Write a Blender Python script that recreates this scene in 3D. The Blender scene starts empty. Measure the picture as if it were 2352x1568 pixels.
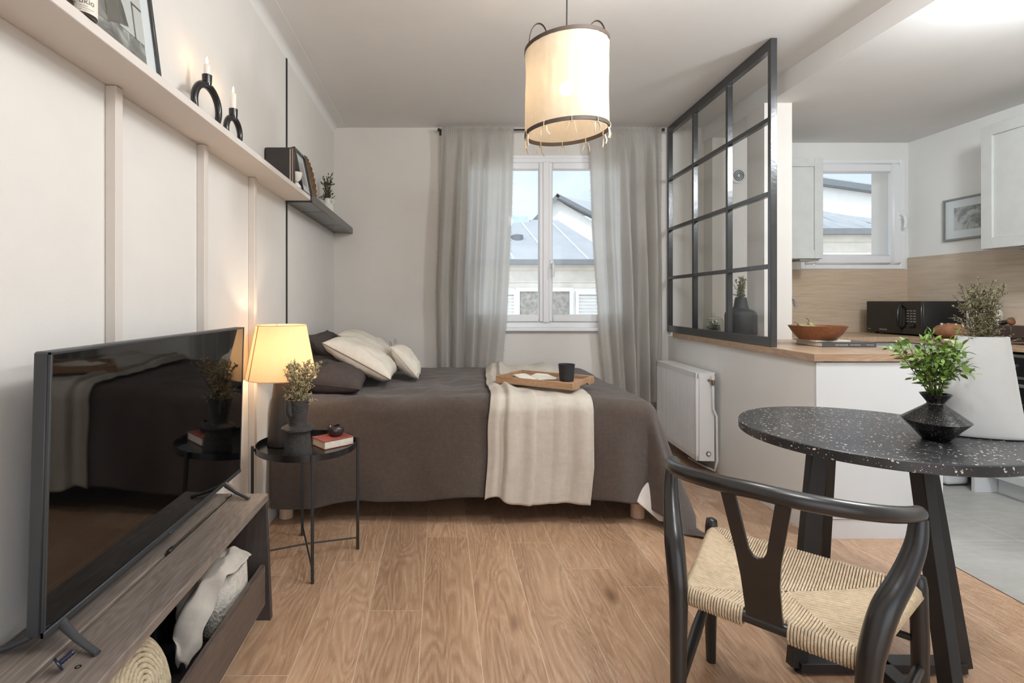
import bpy, bmesh, math, random
from mathutils import Vector, Matrix, Euler, noise
PI = math.pi
sc = bpy.context.scene
C = sc.collection
R = random.Random(7)

SKY_N, SKY_S, EXPO, FILL1, FILL2, SUN = 0.88, 1.7, 0.53, 29, 52, 0.7
# ------------------------------------------------------------------ geometry helper
class G:
    def __init__(s): s.bm = bmesh.new(); s.mi = 0
    def _f(s, vs):
        try:
            f = s.bm.faces.new(vs); f.material_index = s.mi; return f
        except ValueError:
            return None
    def box(s, c, d, rot=None, bev=0.0, seg=1):
        m = Matrix.Translation(c) @ (Euler(rot).to_matrix().to_4x4() if rot else Matrix())
        hx, hy, hz = d[0]/2, d[1]/2, d[2]/2
        v = [s.bm.verts.new(m @ Vector((x*hx, y*hy, z*hz))) for x in (-1, 1) for y in (-1, 1) for z in (-1, 1)]
        fs = [s._f([v[i] for i in q]) for q in ((0,1,3,2),(4,6,7,5),(0,4,5,1),(2,3,7,6),(0,2,6,4),(1,5,7,3))]
        if bev > 0:
            es = list({e for f in fs for e in f.edges})
            bmesh.ops.bevel(s.bm, geom=es, offset=bev, segments=seg, profile=0.5, affect='EDGES')
        return s
    def b2(s, a, b, bev=0.0, seg=1):
        return s.box([(a[i]+b[i])/2 for i in range(3)], [abs(b[i]-a[i]) for i in range(3)], None, bev, seg)
    def lathe(s, prof, seg=32, c=(0,0,0), m=None, sx=1.0, sy=1.0, f=None, closed=False):
        M4 = Matrix.Translation(c) @ (m if m else Matrix())
        rows = []
        for r, z in prof:
            if r < 1e-5: rows.append([s.bm.verts.new(M4 @ Vector((0, 0, z)))])
            else:
                row = []
                for k in range(seg):
                    a = 2*PI*k/seg
                    p = Vector((r*math.cos(a)*sx, r*math.sin(a)*sy, z))
                    if f: p = f(p, a)
                    row.append(s.bm.verts.new(M4 @ p))
                rows.append(row)
        pairs = list(zip(rows, rows[1:])) + ([(rows[-1], rows[0])] if closed else [])
        for A, B in pairs:
            for k in range(seg):
                k2 = (k+1) % seg
                if len(A) == 1 and len(B) == 1: continue
                if len(A) == 1: s._f([A[0], B[k2], B[k]])
                elif len(B) == 1: s._f([A[k], A[k2], B[0]])
                else: s._f([A[k], A[k2], B[k2], B[k]])
        return s
    def tube(s, pts, r, seg=8, closed=False, caps=True, sq=1.0, up=None):
        pts = [Vector(p) for p in pts]; n = len(pts)
        rr = r if isinstance(r, (list, tuple)) else [r]*n
        rings = []; prev = None
        for i, p in enumerate(pts):
            if closed: t = pts[(i+1) % n] - pts[i-1]
            else: t = pts[min(i+1, n-1)] - pts[max(i-1, 0)]
            if t.length < 1e-9: t = Vector((0, 0, 1))
            t.normalize()
            if prev is None:
                u = Vector(up) if up else (Vector((0, 0, 1)) if abs(t.z) < .9 else Vector((1, 0, 0)))
            else: u = prev
            u = (u - t*u.dot(t))
            if u.length < 1e-6: u = t.orthogonal()
            u.normalize(); prev = u
            w = t.cross(u)
            rings.append([s.bm.verts.new(p + rr[i]*(math.cos(2*PI*k/seg)*u*sq + math.sin(2*PI*k/seg)*w)) for k in range(seg)])
        m = n if closed else n-1
        for i in range(m):
            A, B = rings[i], rings[(i+1) % n]
            for k in range(seg): s._f([A[k], A[(k+1) % seg], B[(k+1) % seg], B[k]])
        if caps and not closed:
            s._f(list(reversed(rings[0]))); s._f(rings[-1])
        return s
    def bar(s, a, b, w, h, up=(0,0,1), bev=0.0):
        a, b = Vector(a), Vector(b); t = (b-a); L = t.length; t.normalize()
        u = Vector(up); u = u - t*u.dot(t); u.normalize(); v = t.cross(u)
        m = Matrix((( t.x, v.x, u.x), (t.y, v.y, u.y), (t.z, v.z, u.z)))
        c = (a+b)/2
        hx, hy, hz = L/2, w/2, h/2
        vs = [s.bm.verts.new(c + m @ Vector((x*hx, y*hy, z*hz))) for x in (-1, 1) for y in (-1, 1) for z in (-1, 1)]
        fs = [s._f([vs[i] for i in q]) for q in ((0,1,3,2),(4,6,7,5),(0,4,5,1),(2,3,7,6),(0,2,6,4),(1,5,7,3))]
        if bev > 0: bmesh.ops.bevel(s.bm, geom=list({e for f in fs for e in f.edges}), offset=bev, segments=1, profile=.5, affect='EDGES')
        return s
    def prism(s, poly, d, m=None):
        m = m or Matrix()
        A = [s.bm.verts.new(m @ Vector((x, y, 0))) for x, y in poly]
        B = [s.bm.verts.new(m @ Vector((x, y, d))) for x, y in poly]
        s._f(list(reversed(A))); s._f(B); n = len(A)
        for k in range(n): s._f([A[k], A[(k+1) % n], B[(k+1) % n], B[k]])
        return s
    def grid(s, nu, nv, f, cu=False):
        V = [[s.bm.verts.new(f(i/(nu-1) if not cu else i/nu, j/(nv-1))) for j in range(nv)] for i in range(nu)]
        for i in range(nu if cu else nu-1):
            for j in range(nv-1):
                i2 = (i+1) % nu
                s._f([V[i][j], V[i2][j], V[i2][j+1], V[i][j+1]])
        return s
    def face(s, pts): s._f([s.bm.verts.new(p) for p in pts]); return s
    def ball(s, c, r, seg=12, rings=8, sc=(1,1,1)):
        pr = [(math.sin(PI*i/rings), -math.cos(PI*i/rings)) for i in range(rings+1)]
        m = Matrix.Diagonal((r*sc[0], r*sc[1], r*sc[2], 1))
        return s.lathe(pr, seg, c, m)

def obj(name, g, mat, parent=None, loc=None, rot=None, smooth=40, solid=0, fix=True):
    bm = g.bm
    if fix: bmesh.ops.recalc_face_normals(bm, faces=bm.faces)
    me = bpy.data.meshes.new(name); bm.to_mesh(me); bm.free()
    for m in (mat if isinstance(mat, (list, tuple)) else [mat]): me.materials.append(m)
    if smooth:
        me.polygons.foreach_set('use_smooth', [True]*len(me.polygons))
        me.set_sharp_from_angle(angle=math.radians(smooth))
    o = bpy.data.objects.new(name, me); C.objects.link(o)
    if parent: o.parent = parent
    if loc: o.location = loc
    if rot: o.rotation_euler = rot
    if solid:
        md = o.modifiers.new('thickness', 'SOLIDIFY'); md.thickness = solid; md.offset = 0
    return o

def tag(o, label, cat, group=None, kind=None):
    o['label'] = label; o['category'] = cat
    if group: o['group'] = group
    if kind: o['kind'] = kind
    return o

def thing(name, label, cat, loc=(0,0,0), rz=0, group=None):
    o = bpy.data.objects.new(name, None); o.empty_display_size = .05
    C.objects.link(o); o.location = loc; o.rotation_euler = (0, 0, rz)
    return tag(o, label, cat, group)

def struct(name, g, mat, parent=None, smooth=30, label=None, cat=None):
    o = obj(name, g, mat, parent, smooth=smooth)
    if not parent:
        o['kind'] = 'structure'
        if label: o['label'] = label
        if cat: o['category'] = cat
    return o

def text_mesh(body, size):
    cu = bpy.data.curves.new('lettering', 'FONT'); cu.body = body; cu.size = size
    cu.extrude = 0.0; cu.resolution_u = 3
    o = bpy.data.objects.new('lettering', cu); C.objects.link(o)
    dg = bpy.context.evaluated_depsgraph_get()
    me = bpy.data.meshes.new_from_object(o.evaluated_get(dg))
    C.objects.unlink(o); bpy.data.objects.remove(o); bpy.data.curves.remove(cu)
    return me

def lettering(name, body, size, mat, parent, m=None, f=None):
    me = text_mesh(body, size)
    for v in me.vertices:
        p = v.co.copy()
        v.co = f(p) if f else m @ p
    me.materials.clear(); me.materials.append(mat); me.name = name
    o = bpy.data.objects.new(name, me); C.objects.link(o); o.parent = parent
    return o

# ------------------------------------------------------------------ materials
def lin(c):
    return tuple(((x/255)/12.92 if x/255 <= .04045 else ((x/255+.055)/1.055)**2.4) for x in c) + (1.0,)

class N:
    def __init__(s, name):
        s.m = bpy.data.materials.new(name); s.m.use_nodes = True
        s.t = s.m.node_tree; s.t.nodes.clear()
        s.out = s.n('ShaderNodeOutputMaterial')
    def n(s, ty, **kw):
        x = s.t.nodes.new(ty)
        for k, v in kw.items(): setattr(x, k, v)
        return x
    def l(s, a, b): s.t.links.new(a, b)
    def co(s): return s.n('ShaderNodeTexCoord').outputs['Object']
    def mapv(s, v, scale=(1,1,1), rot=(0,0,0), loc=(0,0,0)):
        x = s.n('ShaderNodeMapping'); x.inputs['Scale'].default_value = scale
        x.inputs['Rotation'].default_value = rot; x.inputs['Location'].default_value = loc
        s.l(v, x.inputs['Vector']); return x.outputs['Vector']
    def noise(s, v, scale=5, detail=4, rough=.55, dist=0):
        x = s.n('ShaderNodeTexNoise'); s.l(v, x.inputs['Vector'])
        x.inputs['Scale'].default_value = scale; x.inputs['Detail'].default_value = detail
        x.inputs['Roughness'].default_value = rough; x.inputs['Distortion'].default_value = dist
        return x.outputs['Fac']
    def vor(s, v, scale=5, feat='F1', rnd=1.0):
        x = s.n('ShaderNodeTexVoronoi', feature=feat); s.l(v, x.inputs['Vector'])
        x.inputs['Scale'].default_value = scale
        if 'Randomness' in x.inputs: x.inputs['Randomness'].default_value = rnd
        return x
    def wave(s, v, scale=5, dist=2, detail=2, dscale=1, dirn='X', typ='BANDS'):
        x = s.n('ShaderNodeTexWave', wave_type=typ)
        if typ == 'BANDS': x.bands_direction = dirn
        s.l(v, x.inputs['Vector'])
        x.inputs['Scale'].default_value = scale; x.inputs['Distortion'].default_value = dist
        x.inputs['Detail'].default_value = detail; x.inputs['Detail Scale'].default_value = dscale
        return x.outputs['Fac']
    def ramp(s, f, stops, interp='LINEAR'):
        x = s.n('ShaderNodeValToRGB'); x.color_ramp.interpolation = interp
        e = x.color_ramp.elements
        while len(e) > 2: e.remove(e[-1])
        for i, (p, c) in enumerate(stops):
            if i > 1: e.new(p)
            e[i].position = p; e[i].color = c
        s.l(f, x.inputs['Fac']); return x.outputs['Color']
    def mix(s, f, a, b, mode='MIX'):
        x = s.n('ShaderNodeMix', data_type='RGBA', blend_type=mode)
        for k, v in ((0, f), (6, a), (7, b)):
            if isinstance(v, (int, float, tuple)): x.inputs[k].default_value = v
            else: s.l(v, x.inputs[k])
        return x.outputs[2]
    def math(s, op, a, b=None):
        x = s.n('ShaderNodeMath', operation=op)
        for k, v in ((0, a), (1, b)):
            if v is None: continue
            if isinstance(v, (int, float)): x.inputs[k].default_value = v
            else: s.l(v, x.inputs[k])
        return x.outputs[0]
    def bump(s, h, strength=.2, dist=.01):
        x = s.n('ShaderNodeBump'); x.inputs['Strength'].default_value = strength
        x.inputs['Distance'].default_value = dist; s.l(h, x.inputs['Height']); return x.outputs['Normal']
    def pbsdf(s, col, rough=.5, metal=0, spec=.5, normal=None, **kw):
        b = s.n('ShaderNodeBsdfPrincipled')
        for k, v in (('Base Color', col), ('Roughness', rough), ('Metallic', metal), ('Specular IOR Level', spec)):
            if isinstance(v, (int, float, tuple)): b.inputs[k].default_value = v
            else: s.l(v, b.inputs[k])
        if normal: s.l(normal, b.inputs['Normal'])
        for k, v in kw.items(): b.inputs[k].default_value = v
        return b.outputs[0]
    def done(s, sh): s.l(sh, s.out.inputs['Surface']); return s.m

def plain(name, rgb, rough=.5, metal=0, spec=.5, var=.06, vs=6, bump=0, bs=60, bd=.004):
    n = N(name); c = lin(rgb); co = n.co()
    f = n.noise(co, vs, 3)
    k = 1-var; k2 = 1+var
    col = n.ramp(f, [(.3, (c[0]*k, c[1]*k, c[2]*k, 1)), (.7, (min(1, c[0]*k2), min(1, c[1]*k2), min(1, c[2]*k2), 1))])
    nm = n.bump(n.noise(co, bs, 3), bump, bd) if bump else None
    return n.done(n.pbsdf(col, rough, metal, spec, nm))

def wood(name, dark, mid, light, axis='Y', scale=1.0, rough=.45, rings=.5, attr=None, bump=.08, spec=.4, knots=True):
    n = N(name); co = n.co()
    if attr:
        a = n.n('ShaderNodeAttribute', attribute_name=attr)
        ad = n.n('ShaderNodeVectorMath', operation='MULTIPLY_ADD')
        n.l(a.outputs['Color'], ad.inputs[0]); ad.inputs[1].default_value = (31, 57, 13); n.l(co, ad.inputs[2])
        co = ad.outputs[0]
    st = {'X': (.035, 1, 1), 'Y': (1, .035, 1), 'Z': (1, 1, .035)}[axis]
    st2 = {'X': (.16, 1, 1), 'Y': (1, .16, 1), 'Z': (1, 1, .16)}[axis]
    sc_ = lambda v, k: tuple(x*k*scale for x in v)
    # slow warp so that the grain wanders and closes into cathedral arches
    wn = n.n('ShaderNodeTexNoise'); wn.inputs['Scale'].default_value = 1.0; wn.inputs['Detail'].default_value = 2
    n.l(n.mapv(co, sc_(st2, 5.5)), wn.inputs['Vector'])
    wsc = n.n('ShaderNodeVectorMath', operation='SCALE'); n.l(wn.outputs['Color'], wsc.inputs[0]); wsc.inputs['Scale'].default_value = .10/scale
    wv = n.n('ShaderNodeVectorMath', operation='ADD'); n.l(co, wv.inputs[0]); n.l(wsc.outputs[0], wv.inputs[1]); wv = wv.outputs[0]
    fine = n.noise(n.mapv(co, sc_(st, 260)), 1.0, 3, .6)
    grain = n.noise(n.mapv(wv, sc_(st, 105)), 1.0, 4, .65)
    big = n.noise(n.mapv(co, sc_(st2, 5)), 1.0, 3, .5, .4)
    ringn = n.noise(n.mapv(wv, sc_(st2, 9)), 1.0, 1, .5, .0)
    ring = n.math('PINGPONG', n.math('MULTIPLY', ringn, 16.0), .5)
    ring = n.math('MULTIPLY', ring, 2.0)
    f = n.mix(rings*.30, n.mix(.5, grain, fine), ring)
    f2 = n.mix(.26, f, big)
    col = n.ramp(f2, [(.30, lin(dark)), (.5, lin(mid)), (.70, lin(light))])
    if attr:
        sep = n.n('ShaderNodeSeparateColor'); n.l(a.outputs['Color'], sep.inputs[0])
        g = n.ramp(sep.outputs[0], [(0, (.84, .82, .80, 1)), (1, (1.1, 1.1, 1.1, 1))])
        col = n.mix(1.0, col, g, 'MULTIPLY')
        dn = n.n('ShaderNodeVectorMath', operation='MULTIPLY_ADD'); n.l(wn.outputs['Color'], dn.inputs[0]); dn.inputs[1].default_value = (.06, .12, 0); n.l(co, dn.inputs[2])
        vv = n.vor(n.mapv(dn.outputs[0], (2.6, 1.0, .01)), 1.25)
        kn = n.ramp(vv.outputs['Distance'], [(.02, lin((118, 88, 64))), (.10, (1, 1, 1, 1))])
        col = n.mix(.6, col, kn, 'MULTIPLY')
    nm = n.bump(f, bump, .003)
    rg = n.ramp(f, [(.2, (rough+.1,)*3+(1,)), (.8, (rough-.05,)*3+(1,))])
    return n.done(n.pbsdf(col, rg, 0, spec, nm))

def fabric(name, rgb, var=.1, weave=700, trans=0.0, clear=0.0, bump=.35, crinkle=0, tcol=None, sheen=0.0):
    n = N(name); co = n.co(); c = lin(rgb)
    a = n.noise(n.mapv(co, (weave*.12, weave*.02, weave*.012)), 6, 3)
    b = n.noise(n.mapv(co, (weave*.015, weave*.1, weave*.1)), 6, 3)
    f = n.mix(.5, a, b); big = n.noise(co, 5, 3); f = n.mix(.3, f, big)
    col = n.ramp(f, [(.3, tuple(x*(1-var) for x in c[:3])+(1,)), (.7, tuple(min(1, x*(1+var)) for x in c[:3])+(1,))])
    h = n.mix(.5, n.wave(n.mapv(co, (1, 1, 1)), weave/2.2, .6, 1, 1, 'X'), n.wave(co, weave/2.2, .6, 1, 1, 'Z'))
    if crinkle:
        cr = n.noise(n.mapv(co, (crinkle, crinkle*.35, crinkle*.35)), 3, 4, .6, .5)
        cr2 = n.noise(n.mapv(co, (crinkle*.3, crinkle, crinkle)), 3, 4, .6, .5)
        cm = n.mix(.5, cr, cr2); h = n.mix(.75, h, cm)
        col = n.mix(1.0, col, n.ramp(cm, [(.36, (1-var*1.0,)*3+(1,)), (.64, (1+var*.8,)*3+(1,))]), 'MULTIPLY')  # crease shade put into the colour, following the crinkle height
    nm = n.bump(h, bump, .004)
    sh = n.pbsdf(col, .9, 0, .15, nm, **({'Sheen Weight': sheen, 'Sheen Roughness': .4} if sheen else {}))
    if trans or clear:
        t = n.n('ShaderNodeBsdfTranslucent')
        if tcol: t.inputs['Color'].default_value = lin(tcol)
        else: n.l(col, t.inputs['Color'])
        n.l(nm, t.inputs['Normal'])
        x = n.n('ShaderNodeMixShader'); x.inputs[0].default_value = trans; n.l(sh, x.inputs[1]); n.l(t.outputs[0], x.inputs[2]); sh = x.outputs[0]
        if clear:
            tr = n.n('ShaderNodeBsdfTransparent'); x = n.n('ShaderNodeMixShader')
            cf = n.ramp(f, [(.3, (clear*1.6,)*3+(1,)), (.7, (clear*.4,)*3+(1,))])
            n.l(cf, x.inputs[0]); n.l(sh, x.inputs[1]); n.l(tr.outputs[0], x.inputs[2]); sh = x.outputs[0]
    return n.done(sh)

def glass(name, tint=(250, 252, 252), refl=1.0):
    n = N(name); t = n.n('ShaderNodeBsdfTransparent'); t.inputs['Color'].default_value = lin(tint)
    g = n.n('ShaderNodeBsdfGlossy'); g.inputs['Roughness'].default_value = .01
    lw = n.n('ShaderNodeLayerWeight'); lw.inputs['Blend'].default_value = .5
    k = n.math('MULTIPLY', n.math('ADD', n.math('MULTIPLY', n.math('POWER', lw.outputs['Facing'], 5), .9), .022), refl)
    x = n.n('ShaderNodeMixShader'); n.l(k, x.inputs[0]); n.l(t.outputs[0], x.inputs[1]); n.l(g.outputs[0], x.inputs[2])
    return n.done(x.outputs[0])

def emit(name, rgb, s):
    n = N(name); e = n.n('ShaderNodeEmission'); e.inputs['Color'].default_value = lin(rgb); e.inputs['Strength'].default_value = s
    return n.done(e.outputs[0])

M = {}
M['wall_taupe'] = plain('paint_greige', (224, 220, 214), .75, var=.015, bump=.12, bs=90)
M['wall_white'] = plain('paint_warm_white', (224, 219, 212), .8, var=.012, bump=.08, bs=80)
M['wall_kitchen'] = plain('paint_white', (236, 236, 233), .75, var=.01, bump=.06, bs=80)
M['ceil'] = plain('paint_ceiling', (231, 229, 226), .85, var=.012, bump=.05, bs=60)
M['shelf'] = plain('paint_shelf', (216, 208, 200), .55, var=.015)
M['white_gloss'] = plain('white_lacquer', (218, 219, 219), .35, var=.01)
M['pvc'] = plain('white_pvc', (240, 241, 243), .35, var=.01)
M['cab'] = plain('cabinet_grey', (204, 206, 203), .5, var=.03, vs=14, bump=.05, bs=120)
M['black_metal'] = plain('black_metal', (34, 33, 33), .42, 0, .5, .1, 20)
M['black_frame'] = plain('black_painted_wood', (50, 50, 51), .24, 0, .8, .14, 9, .15, 40)
M['black_gloss'] = plain('black_gloss', (26, 25, 26), .22, 0, .6, .1)
M['chair_black'] = plain('black_lacquered_wood', (33, 30, 29), .3, 0, .6, .2, 10, .03, 60)
M['screen'] = plain('screen_glass', (6, 6, 7), .035, 0, .8, .0)
M['tv_plastic'] = plain('dark_grey_plastic', (56, 58, 61), .42, 0, .5, .05)
M['tv_foot'] = plain('television_foot', (66, 67, 70), .38, 0, .5, .05)
M['chrome'] = plain('chrome', (210, 210, 210), .12, 1, .5, .02)
M['steel'] = plain('brushed_steel', (178, 178, 176), .32, 1, .5, .04, 30)
M['ceramic_black'] = plain('matte_black_ceramic', (44, 43, 44), .62, 0, .4, .14, 14, .25, 60)
M['ceramic_rough'] = plain('rough_charcoal_clay', (66, 63, 61), .85, 0, .3, .2, 30, .8, 120, .006)
M['lamp_base'] = plain('dark_lamp_base', (58, 50, 46), .5, 0, .5, .1)
M['glaze_brown'] = plain('dark_glaze', (52, 40, 42), .25, 0, .6, .3, 20)
M['ceramic_white'] = plain('white_ceramic', (226, 222, 214), .55, 0, .4, .05, 10, .15, 50)
M['vase_white'] = plain('white_plaster', (204, 205, 203), .75, 0, .3, .03, 8, .12, 22, .01)
M['paper'] = plain('paper', (238, 232, 220), .85, var=.03)
M['page'] = plain('page_edges', (232, 221, 202), .85, var=.08, vs=90)
M['mat_white'] = plain('mat_board', (240, 240, 240), .7, var=.01)
M['book_red'] = plain('red_cloth_cover', (138, 68, 60), .7, var=.12, vs=20)
M['book_black'] = plain('black_book_cover', (54, 50, 48), .75, var=.08)
M['book_brown'] = plain('brown_book_cover', (106, 84, 70), .75, var=.08)
M['book_grey'] = plain('grey_book_cover', (74, 72, 72), .4, var=.05)
M['candle'] = plain('wax', (240, 234, 224), .45, var=.02)
M['flame'] = emit('flame', (255, 196, 120), 60)
M['bulb'] = emit('pendant_bulb', (255, 226, 188), 27)
M['bulb2'] = emit('lamp_bulb', (255, 228, 194), 80)
M['curtain'] = fabric('linen_curtain', (210, 206, 200), .16, 700, .56, .05, .2, tcol=(232, 230, 226))
M['fringe'] = plain('curtain_fringe', (172, 166, 158), .9, 0, .2, .15)
M['spread'] = fabric('gauze_bedspread', (94, 82, 75), .14, 500, bump=1.0, crinkle=30, sheen=.28)
M['throw'] = fabric('linen_throw', (198, 189, 177), .07, 600, bump=.3, crinkle=14)
M['pillow_dark'] = fabric('dark_pillowcase', (86, 78, 76), .12, 500, bump=.5, crinkle=16)
M['pillow_white'] = fabric('cream_pillowcase', (226, 218, 204), .05, 500, bump=.3, crinkle=9)
M['piping'] = plain('brown_piping', (128, 106, 88), .85)
M['sheet'] = fabric('white_sheet', (228, 222, 216), .04, 600, bump=.3, crinkle=8)
M['mattress'] = fabric('mattress_ticking', (120, 104, 92), .05, 500)
M['shade'] = fabric('pendant_gauze', (228, 214, 194), .07, 420, .42, .07, .6, crinkle=9, tcol=(246, 230, 204))
M['lamp_shade'] = fabric('lamp_linen', (238, 218, 190), .14, 380, .55, 0, .3, tcol=(255, 238, 212))
M['shade_tie'] = plain('gauze_tie', (226, 208, 180), .9)
M['cane'] = plain('dark_ring', (72, 60, 52), .6, var=.12)
M['floor'] = wood('oak_floor', (138, 106, 80), (188, 152, 122), (214, 182, 152), 'Y', 1.0, .26, .55, 'plank', spec=.6)
M['seam'] = plain('floor_seam', (216, 190, 162), .5)  # joint paler than the planks: bevel highlight put into its colour
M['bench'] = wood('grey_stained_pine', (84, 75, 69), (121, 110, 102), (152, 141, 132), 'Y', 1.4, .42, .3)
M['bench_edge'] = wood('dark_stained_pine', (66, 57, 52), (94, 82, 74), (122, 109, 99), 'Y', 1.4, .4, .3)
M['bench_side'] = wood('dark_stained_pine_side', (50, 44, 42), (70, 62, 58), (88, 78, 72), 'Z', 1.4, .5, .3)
M['butcher'] = wood('oak_worktop', (142, 114, 90), (178, 150, 124), (202, 176, 150), 'Y', 1.2, .3, .4)
M['butcher_x'] = wood('oak_worktop_end', (128, 100, 78), (166, 136, 110), (194, 166, 138), 'X', 1.2, .3, .5)
M['splash'] = wood('oak_splashback', (172, 151, 128), (198, 178, 154), (216, 198, 176), 'X', .55, .55, .15, bump=.02)
M['splash_y'] = wood('oak_splashback_side', (176, 158, 138), (202, 186, 166), (218, 204, 186), 'Y', .55, .55, .15, bump=.02)
M['tray'] = wood('tray_oak', (130, 98, 72), (168, 132, 100), (196, 164, 132), 'X', 2, .5, .4)
M['bowl'] = wood('acacia_bowl', (86, 50, 32), (128, 80, 52), (164, 112, 76), 'X', 2.4, .38, .5)
M['bedleg'] = wood('pale_beech', (196, 160, 132), (220, 188, 162), (232, 206, 184), 'Z', 1.5, .55, .3)
M['block'] = wood('dark_wood_block', (44, 34, 30), (66, 52, 46), (92, 76, 68), 'Y', 2, .45, .3)
M['boxedge'] = plain('dark_box', (40, 36, 36), .6)
M['wicker'] = plain('seagrass', (120, 92, 62), .8, 0, .3, .35, 40, .9, 120, .008)
M['coil'] = plain('coiled_straw', (206, 188, 158), .85, 0, .3, .18, 60, .8, 140, .006)
M['coil_dark'] = plain('coiled_straw_dark', (128, 108, 86), .85, 0, .3, .25, 60, .8, 140, .006)
M['basket_white'] = plain('white_rope_basket', (206, 198, 186), .9, 0, .2, .15, 60, .9, 110, .008)
M['cord'] = plain('paper_cord', (200, 180, 152), .75, 0, .3, .16, 60, .5, 260, .004)
M['sage'] = plain('dried_sage_leaf', (134, 132, 104), .85, 0, .2, .3, 30)
M['sage_dark'] = plain('dried_dark_leaf', (84, 84, 62), .85, 0, .2, .3, 30)
M['heather'] = plain('dried_heather', (188, 176, 138), .85, 0, .2, .3, 30)
M['leaf'] = plain('green_leaf', (108, 138, 58), .5, 0, .4, .3, 24)
M['stem'] = plain('plant_stem', (96, 78, 56), .8)
M['stem_g'] = plain('green_stem', (98, 104, 56), .7)
M['pear'] = plain('pear_skin', (136, 128, 82), .5, 0, .4, .15, 20)
M['bread'] = plain('bread_crust', (150, 106, 78), .8, 0, .2, .3, 18, .5, 40, .01)
M['flour'] = plain('floured_crust', (214, 198, 180), .9)
M['print'] = None
M['glass'] = glass('window_glass')
M['glass2'] = glass('partition_glass', (246, 248, 248), 1.0)
M['jar'] = glass('jar_glass', (251, 252, 251), 1.2)
M['zinc'] = plain('zinc_roof', (190, 191, 192), .8, 0, .1, .06, 1.5)
M['zinc_seam'] = plain('zinc_seam', (216, 217, 218), .8, 0, .1)
M['render'] = plain('cream_render', (238, 236, 231), .9, var=.03)
M['render_d'] = plain('weathered_render', (206, 201, 192), .9, var=.12, vs=3)
M['gutter'] = plain('grey_gutter', (122, 125, 128), .5)
M['shutter'] = plain('white_shutter', (226, 228, 230), .6)
M['curtain_o'] = plain('grey_window_blind', (150, 146, 140), .8, var=.3, vs=12)
M['print_black'] = plain('black_ink', (30, 28, 28), .7)
M['ink_grey'] = plain('grey_ink', (92, 88, 84), .7)
M['print_white'] = plain('white_ink', (214, 214, 214), .5)
M['pegblue'] = plain('navy_plastic', (22, 26, 52), .35, var=.05)
M['bottle'] = plain('brown_bottle', (58, 48, 44), .15, 0, .6)
M['label'] = plain('bottle_label', (228, 220, 206), .6, var=.02)
M['rad'] = plain('radiator_enamel', (238, 238, 238), .35, var=.01)
M['brass'] = plain('dull_brass', (150, 140, 124), .3, 1)

def print_mat(name, seed, sc=9):
    n = N(name); co = n.mapv(n.co(), (1, 1, 1), (0, 0, 0), (seed, seed*.7, 0))
    f = n.mix(.5, n.noise(co, sc, 6, .7, 1.2), n.noise(co, sc*.3, 2))
    c = n.ramp(f, [(.34, lin((70, 66, 62))), (.47, lin((140, 136, 131))), (.55, lin((206, 203, 198))), (.75, lin((228, 226, 222)))])
    return n.done(n.pbsdf(c, .35, 0, .4))
M['print_a'] = print_mat('grey_photo_print', 3.0, 14)
M['print_b'] = print_mat('pale_photo_print', 9.0, 22)
M['print_c'] = print_mat('landscape_photo_print', 15.0, 9)

def terrazzo():
    n = N('black_terrazzo'); co = n.co()
    dis = n.n('ShaderNodeVectorMath', operation='MULTIPLY_ADD')
    nz = n.n('ShaderNodeTexNoise'); n.l(co, nz.inputs['Vector']); nz.inputs['Scale'].default_value = 90
    n.l(nz.outputs['Color'], dis.inputs[0]); dis.inputs[1].default_value = (.012, .012, .012); n.l(co, dis.inputs[2])
    v = n.vor(dis.outputs[0], 72); v2 = n.vor(dis.outputs[0], 150)
    big = n.math('LESS_THAN', v.outputs['Distance'], .22)
    sc1 = n.n('ShaderNodeSeparateColor'); n.l(v.outputs['Color'], sc1.inputs[0])
    big = n.math('MULTIPLY', big, n.math('GREATER_THAN', sc1.outputs[0], .58))
    sm = n.math('LESS_THAN', v2.outputs['Distance'], .2)
    sc2 = n.n('ShaderNodeSeparateColor'); n.l(v2.outputs['Color'], sc2.inputs[0])
    sm = n.math('MULTIPLY', sm, n.math('GREATER_THAN', sc2.outputs[0], .7))
    f = n.math('MAXIMUM', big, sm)
    base = n.ramp(n.noise(co, 8, 4), [(.3, lin((34, 34, 36))), (.7, lin((48, 48, 50)))])
    col = n.mix(f, base, lin((214, 208, 198)))
    return n.done(n.pbsdf(col, .31, 0, .65))
M['terrazzo'] = terrazzo()

def speckle_glaze():
    n = N('speckled_black_glaze'); co = n.co(); v = n.vor(co, 240)
    f = n.math('LESS_THAN', v.outputs['Distance'], .16)
    col = n.mix(f, lin((24, 23, 24)), lin((176, 170, 164)))
    return n.done(n.pbsdf(col, .2, 0, .6, n.bump(n.noise(co, 60, 3), .3, .004)))
M['speckle'] = speckle_glaze()

def tiles():
    n = N('grey_stone_tile'); co = n.co()
    b = n.n('ShaderNodeTexBrick'); b.offset = 0; b.inputs['Scale'].default_value = 1
    b.inputs['Brick Width'].default_value = .62; b.inputs['Row Height'].default_value = .62
    b.inputs['Mortar Size'].default_value = .0016; b.inputs['Mortar Smooth'].default_value = .1
    b.inputs['Color1'].default_value = (0, 0, 0, 1); b.inputs['Color2'].default_value = (0, 0, 0, 1); b.inputs['Mortar'].default_value = (1, 1, 1, 1)
    n.l(n.mapv(co, (1, 1, 1), (0, 0, 0), (-2.86+.62*4, -2.56+.62*4, 0)), b.inputs['Vector'])
    f = n.mix(.5, n.noise(n.mapv(co, (3, 9, 1)), 3, 6, .65), n.noise(co, 2.2, 3))
    st = n.ramp(f, [(.3, lin((150, 148, 142))), (.7, lin((186, 184, 178)))])
    col = n.mix(b.outputs['Fac'], st, lin((206, 205, 200)))
    return n.done(n.pbsdf(col, .4, 0, .45))
M['tile'] = tiles()

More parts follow.
